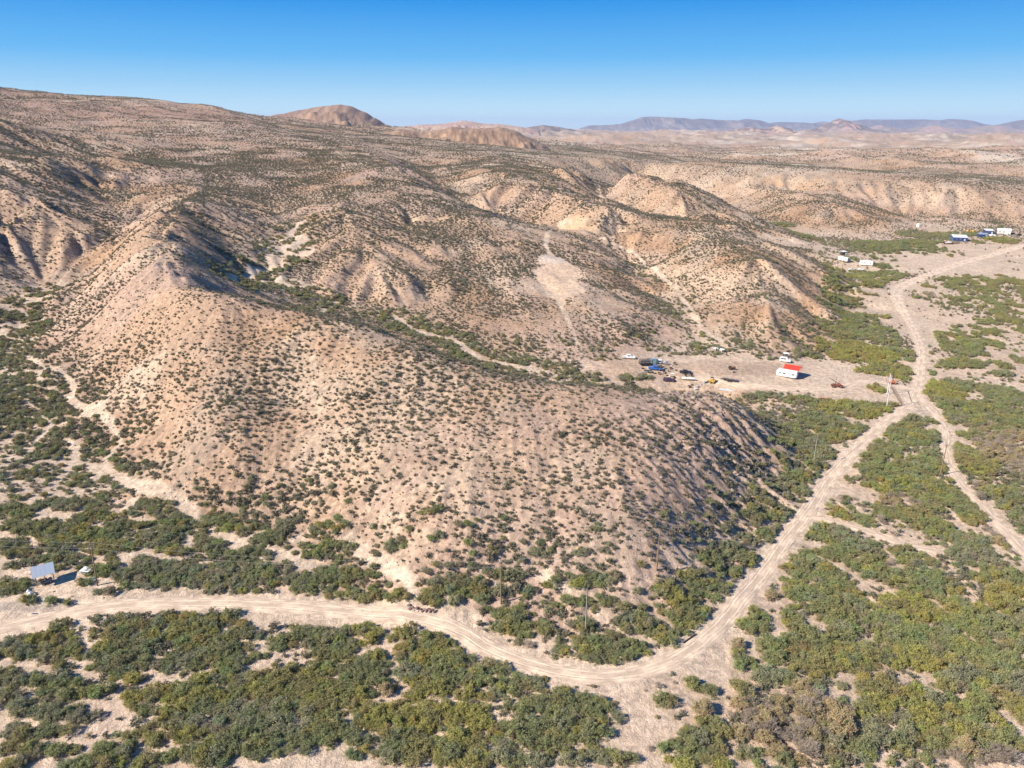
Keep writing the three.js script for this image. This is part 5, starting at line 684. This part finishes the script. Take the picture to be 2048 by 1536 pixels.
{ // far settlement
  let a = along(1679, 521.5, 1698, 527); { const o = thing('box_trailer', 'long white box trailer beside the far wash', 'trailer', a.p.clone().add(V3(0, 0, -1)), a.turn); part('box', rbx(9, 2.5, 2.5, .06, 0, 2.1, 0), WHITE, o); part('rear_door', bx(.05, 2.2, 2.2, 4.52, 2.1, 0), GREYP, o); part('under_frame', bx(8.6, .25, 1.6, 0, .75, 0), CHAR, o); part('landing_leg', rod(V3(-3, 0, .6), V3(-3, .8, .6), .08), CHAR, o); wheels(o, .48, .3, [[2.8, 1], [3.8, 1], [2.8, -1], [3.8, -1]]); }
  a = along(1723, 531, 1744, 532); camper(thing('motorhome', 'white motorhome with a blue edge beside the far box trailer', 'motorhome', a.p.clone().add(V3(0, 0, -1.2)), a.turn), 8.6, 3.3, { stripe: BLUE });
  sedan(thing('car', 'pale car parked left of the far motorhome', 'car', spot(1704, 540), .1), 4.5, DUSTY); sedan(thing('car', 'white car with a blue glass parked before the far motorhome', 'car', spot(1723, 539.5), -.1), 4.6, WHITE);
  const shed = (name, label, A, D, H, roofM, wallM, opt = {}) => { const o = thing(name, label, 'building', A.p.clone().add(V3(0, 0, -D / 2)), A.turn), L = A.len; for (const [n, g] of [['front_wall', bx(L, H, .12, 0, H / 2, D / 2)], ['back_wall', bx(L, H, .12, 0, H / 2, -D / 2)], ['side_wall', bx(.12, H, D - .14, L / 2, H / 2, 0)], ['side_wall', bx(.12, H, D - .14, -L / 2, H / 2, 0)]]) part(n, g, opt[n] ?? wallM, o); const s = opt.gable ? .3 : .12; if (opt.gable) { for (const k of [1, -1]) part('roof', bx(L + .8, .08, D / 2 * 1.16, 0, H + D * .07 + .003 * k, k * D * .27, 0, k * s), roofM, o); part('ridge_cap', bx(L + .8, .1, .4, 0, H + D * .155, 0), roofM, o); } else part('roof', bx(L + .8, .1, D + .9, 0, H + .42, 0, 0, s), roofM, o); const d = part('door', bx(1, 2, .06, L * .3, 1, D / 2 + .07), opt.door ?? DUSTY, o); part('handle', bx(.1, .1, .06, L * .3 + .35, 1, D / 2 + .12), STEEL, d); for (const x of opt.win ?? [-.3, 0]) { const w = part('window', bx(1.2, .8, .05, L * x, H * .6, D / 2 + .075), GLASS, o); part('frame', [bx(1.35, .07, .07, L * x, H * .6 + .42, D / 2 + .08), bx(1.35, .07, .07, L * x, H * .6 - .42, D / 2 + .08)], WHITE, w); } return o; };
  shed('workshop', 'blue walled workshop with a white roof in the far farmstead', along(1910, 482.5, 1938, 483.5), 9, 3.4, WHITE, BLUE, { front_wall: NAVY });
  shed('house', 'house with a broad white roof and blue end wall beside the tree', along(2000, 468, 2027, 470), 9, 3.2, WHITE, DUSTY, { side_wall: BLUE, gable: 1 });
  shed('barn', 'small barn with a white roof between the workshop and the house', along(1973, 468, 1988, 468.5), 6, 3, WHITE, NAVY, {});
  shed('lean_to', 'low dark blue shed with a pale roof before the small barn', along(1960, 474.5, 1977, 475), 5, 2.4, ALU, NAVY, { win: [] });
  shed('outbuilding', 'tiny dark outbuilding above the box trailer', along(1684, 511, 1692, 511), 3, 2.4, DUSTY, CHAR, { win: [] });
  a = along(1980, 475, 1988, 475.5); camper(thing('travel_trailer', 'small pale teal travel trailer before the far farmstead', 'trailer', a.p, a.turn), 4.2, 2.6, { windows: [[-.8, .6, .5]], stripe: TEAL });
  a = along(2031, 472, 2043, 471); pickup(thing('pickup_truck', 'dark pickup truck parked right of the white roofed house', 'truck', a.p, a.turn), CHAR);
  for (const [px, py, label] of [[1936, 465, 'orange excavator parked behind the blue workshop'], [1947, 466, 'smaller orange loader beside the excavator']]) { const o = thing('excavator', label, 'excavator', spot(px, py), .3); part('tracks', [rbx(3, .7, .5, .2, 0, .35, .8), rbx(3, .7, .5, .2, 0, .35, -.8)], CHAR, o); part('cab', rbx(2.2, 1.6, 1.8, .12, -.2, 1.6, 0), YELLOW, o); part('window', bx(.9, .7, 1.84, .3, 1.9, 0), GLASS, o); part('boom', [rod(V3(.6, 1.6, 0), V3(2.4, 3.2, 0), .18), rod(V3(2.4, 3.2, 0), V3(3.6, 1, 0), .14)], ORANGE, o); part('bucket', rbx(.7, .6, .8, .1, 3.6, .6, 0), CHAR, o); }
  a = along(1886, 488.5, 1903, 488.5); { const o = thing('flatbed_trailer', 'maroon flatbed trailer with a pale load before the workshop', 'trailer', a.p, a.turn); part('deck', bx(7.2, .3, 2.3, 0, .9, 0), MAROON, o); part('load', [rbx(2.6, 1.2, 1.8, .15, 1.6, 1.7, 0), rbx(1.4, .7, 1.6, .1, -.8, 1.45, 0)], DUSTY, o); part('drawbar', rod(V3(-3.5, .8, 0), V3(-5, .6, 0), .08), MAROON, o); wheels(o, .42, .28, [[1, 1.1], [2, 1.1], [1, -1.1], [2, -1.1]]); }
  { const o = thing('water_tank', 'white water tank on the slope above the far brush', 'tank', spot(1836, 454.5)); part('shell', rod(V3(0, 0, 0), V3(0, 2.8, 0), 1.5, 1.5, 20), WHITE, o); part('lid', rod(V3(0, 2.8, 0), V3(0, 3.2, 0), 1.5, .3, 20), WHITE, o); part('outlet_pipe', rod(V3(1.4, .4, 0), V3(2.2, .1, 0), .08), STEEL, o); }
  // trees by the house
  for (const [px, py, s, label] of [[1999, 462, 3.6, 'broad dark green tree behind the white roofed house'], [1979, 461, 2.6, 'smaller dark tree behind the small barn']]) { const o = thing('tree', label, 'tree', spot(px, py)); part('trunk', rod(V3(0, -.2, 0), V3(.2, s * .7, 0), .28, .16), WOOD, o); const c = part('crown', shrubShapes[3].foliage, leafMaterials.deep, o); c.position.y = s * .35; c.scale.setScalar(s); const l = part('limbs', shrubShapes[3].branches, stemMaterial, o); l.position.y = s * .35; l.scale.setScalar(s); }
}
// ---- larger bare trees in the near thicket
[[1610, 1425, 3.0, 'leafless pale grey tree rising out of the brown brush'], [1540, 1470, 2.6, 'leafless grey tree beside the rusty brown brush'], [1680, 1460, 2.7, 'pale bare tree at the right side of the brown brush'], [1620, 1510, 2.5, 'pale bare tree at the near edge of the brown brush'], [1960, 1000, 2.4, 'pale bare tree at the right hand track'], [1975, 915, 2.3, 'grey brown bare tree among the brush near the track pole'], [1760, 1045, 1.9, 'light brown bare tree beside the side path'], [1990, 1520, 2.6, 'grey bare tree in the deep thicket corner'], [1930, 1505, 2.3, 'tan bare tree in the deep thicket corner']].forEach(([px, py, s, label], k) => { const o = thing('bare_tree', label, 'tree', spot(px, py), k * 1.3); const t = part('trunk', rod(V3(0, -.1, 0), V3(.1, .35, .05), .05, .035), stemMaterial, o); t.scale.setScalar(s); const m = part('twigs', twigShapes[k % 3], plainLeaf, o); m.scale.set(s, s * 1.15, s); });
// ---- clutter at the left end of the yard
[[1317, 733, 0], [1321, 735, 1], [1326, 734, 2], [1331, 738, 0], [1328, 746, 1], [1334, 751, 0], [1340, 754, 2], [1318, 748, 1], [1310, 746, 0], [1344, 733, 2], [1349, 729, 1], [1296, 736, 2], [1285, 737, 0], [1341, 738, 1], [1352, 741, 0], [1347, 757, 1], [1330, 756, 0], [1402, 771, 2], [1384, 771, 0], [1378, 776, 1]].forEach(([px, py, kind], k) => {
  const p = spot(px, py), NAME = ['truck_tyre', 'crate', 'oil_can'][kind], near = k < 7 || k > 9 && k < 14 ? 'by the blue truck' : k < 10 ? 'behind the fence end' : k < 17 ? 'near the black sedan' : 'at the brush edge of the yard', o = thing(NAME, ['black worn tyre lying flat ', 'dark wooden crate ', 'pale dented can '][kind] + near, ['tyre', 'crate', 'can'][kind], p, k * 1.1, ['tyres ', 'crates ', 'cans '][kind] + near);
  if (kind === 0) { part('tread', new THREE.TorusGeometry(.42, .16, 8, 18).rotateX(Math.PI / 2).translate(0, .16, 0), TYRE, o); part('rim', [rod(V3(0, .08, 0), V3(0, .2, 0), .26, .26, 12)], RUST, o); }
  else if (kind === 1) { for (let q = 0; q < 4; q++) { part('slat', bx(1.1, .16, .04, 0, .12 + q * .2, .45), q % 2 ? WOOD : CHAR, o); part('slat', bx(1.1, .16, .04, 0, .12 + q * .2, -.45), WOOD, o); } part('lid', bx(1.14, .05, .96, 0, .86, 0), CHAR, o); part('side', [bx(.04, .8, .84, .53, .42, 0), bx(.04, .8, .84, -.53, .42, 0)], WOOD, o); }
  else { part('body', rod(V3(0, 0, 0), V3(0, .6, 0), .28, .3, 12), k % 2 ? ALU : DUSTY, o); part('handle', new THREE.TorusGeometry(.12, .02, 5, 10, Math.PI).translate(0, .6, 0), STEEL, o); }
});
renderer.render(scene, camera);
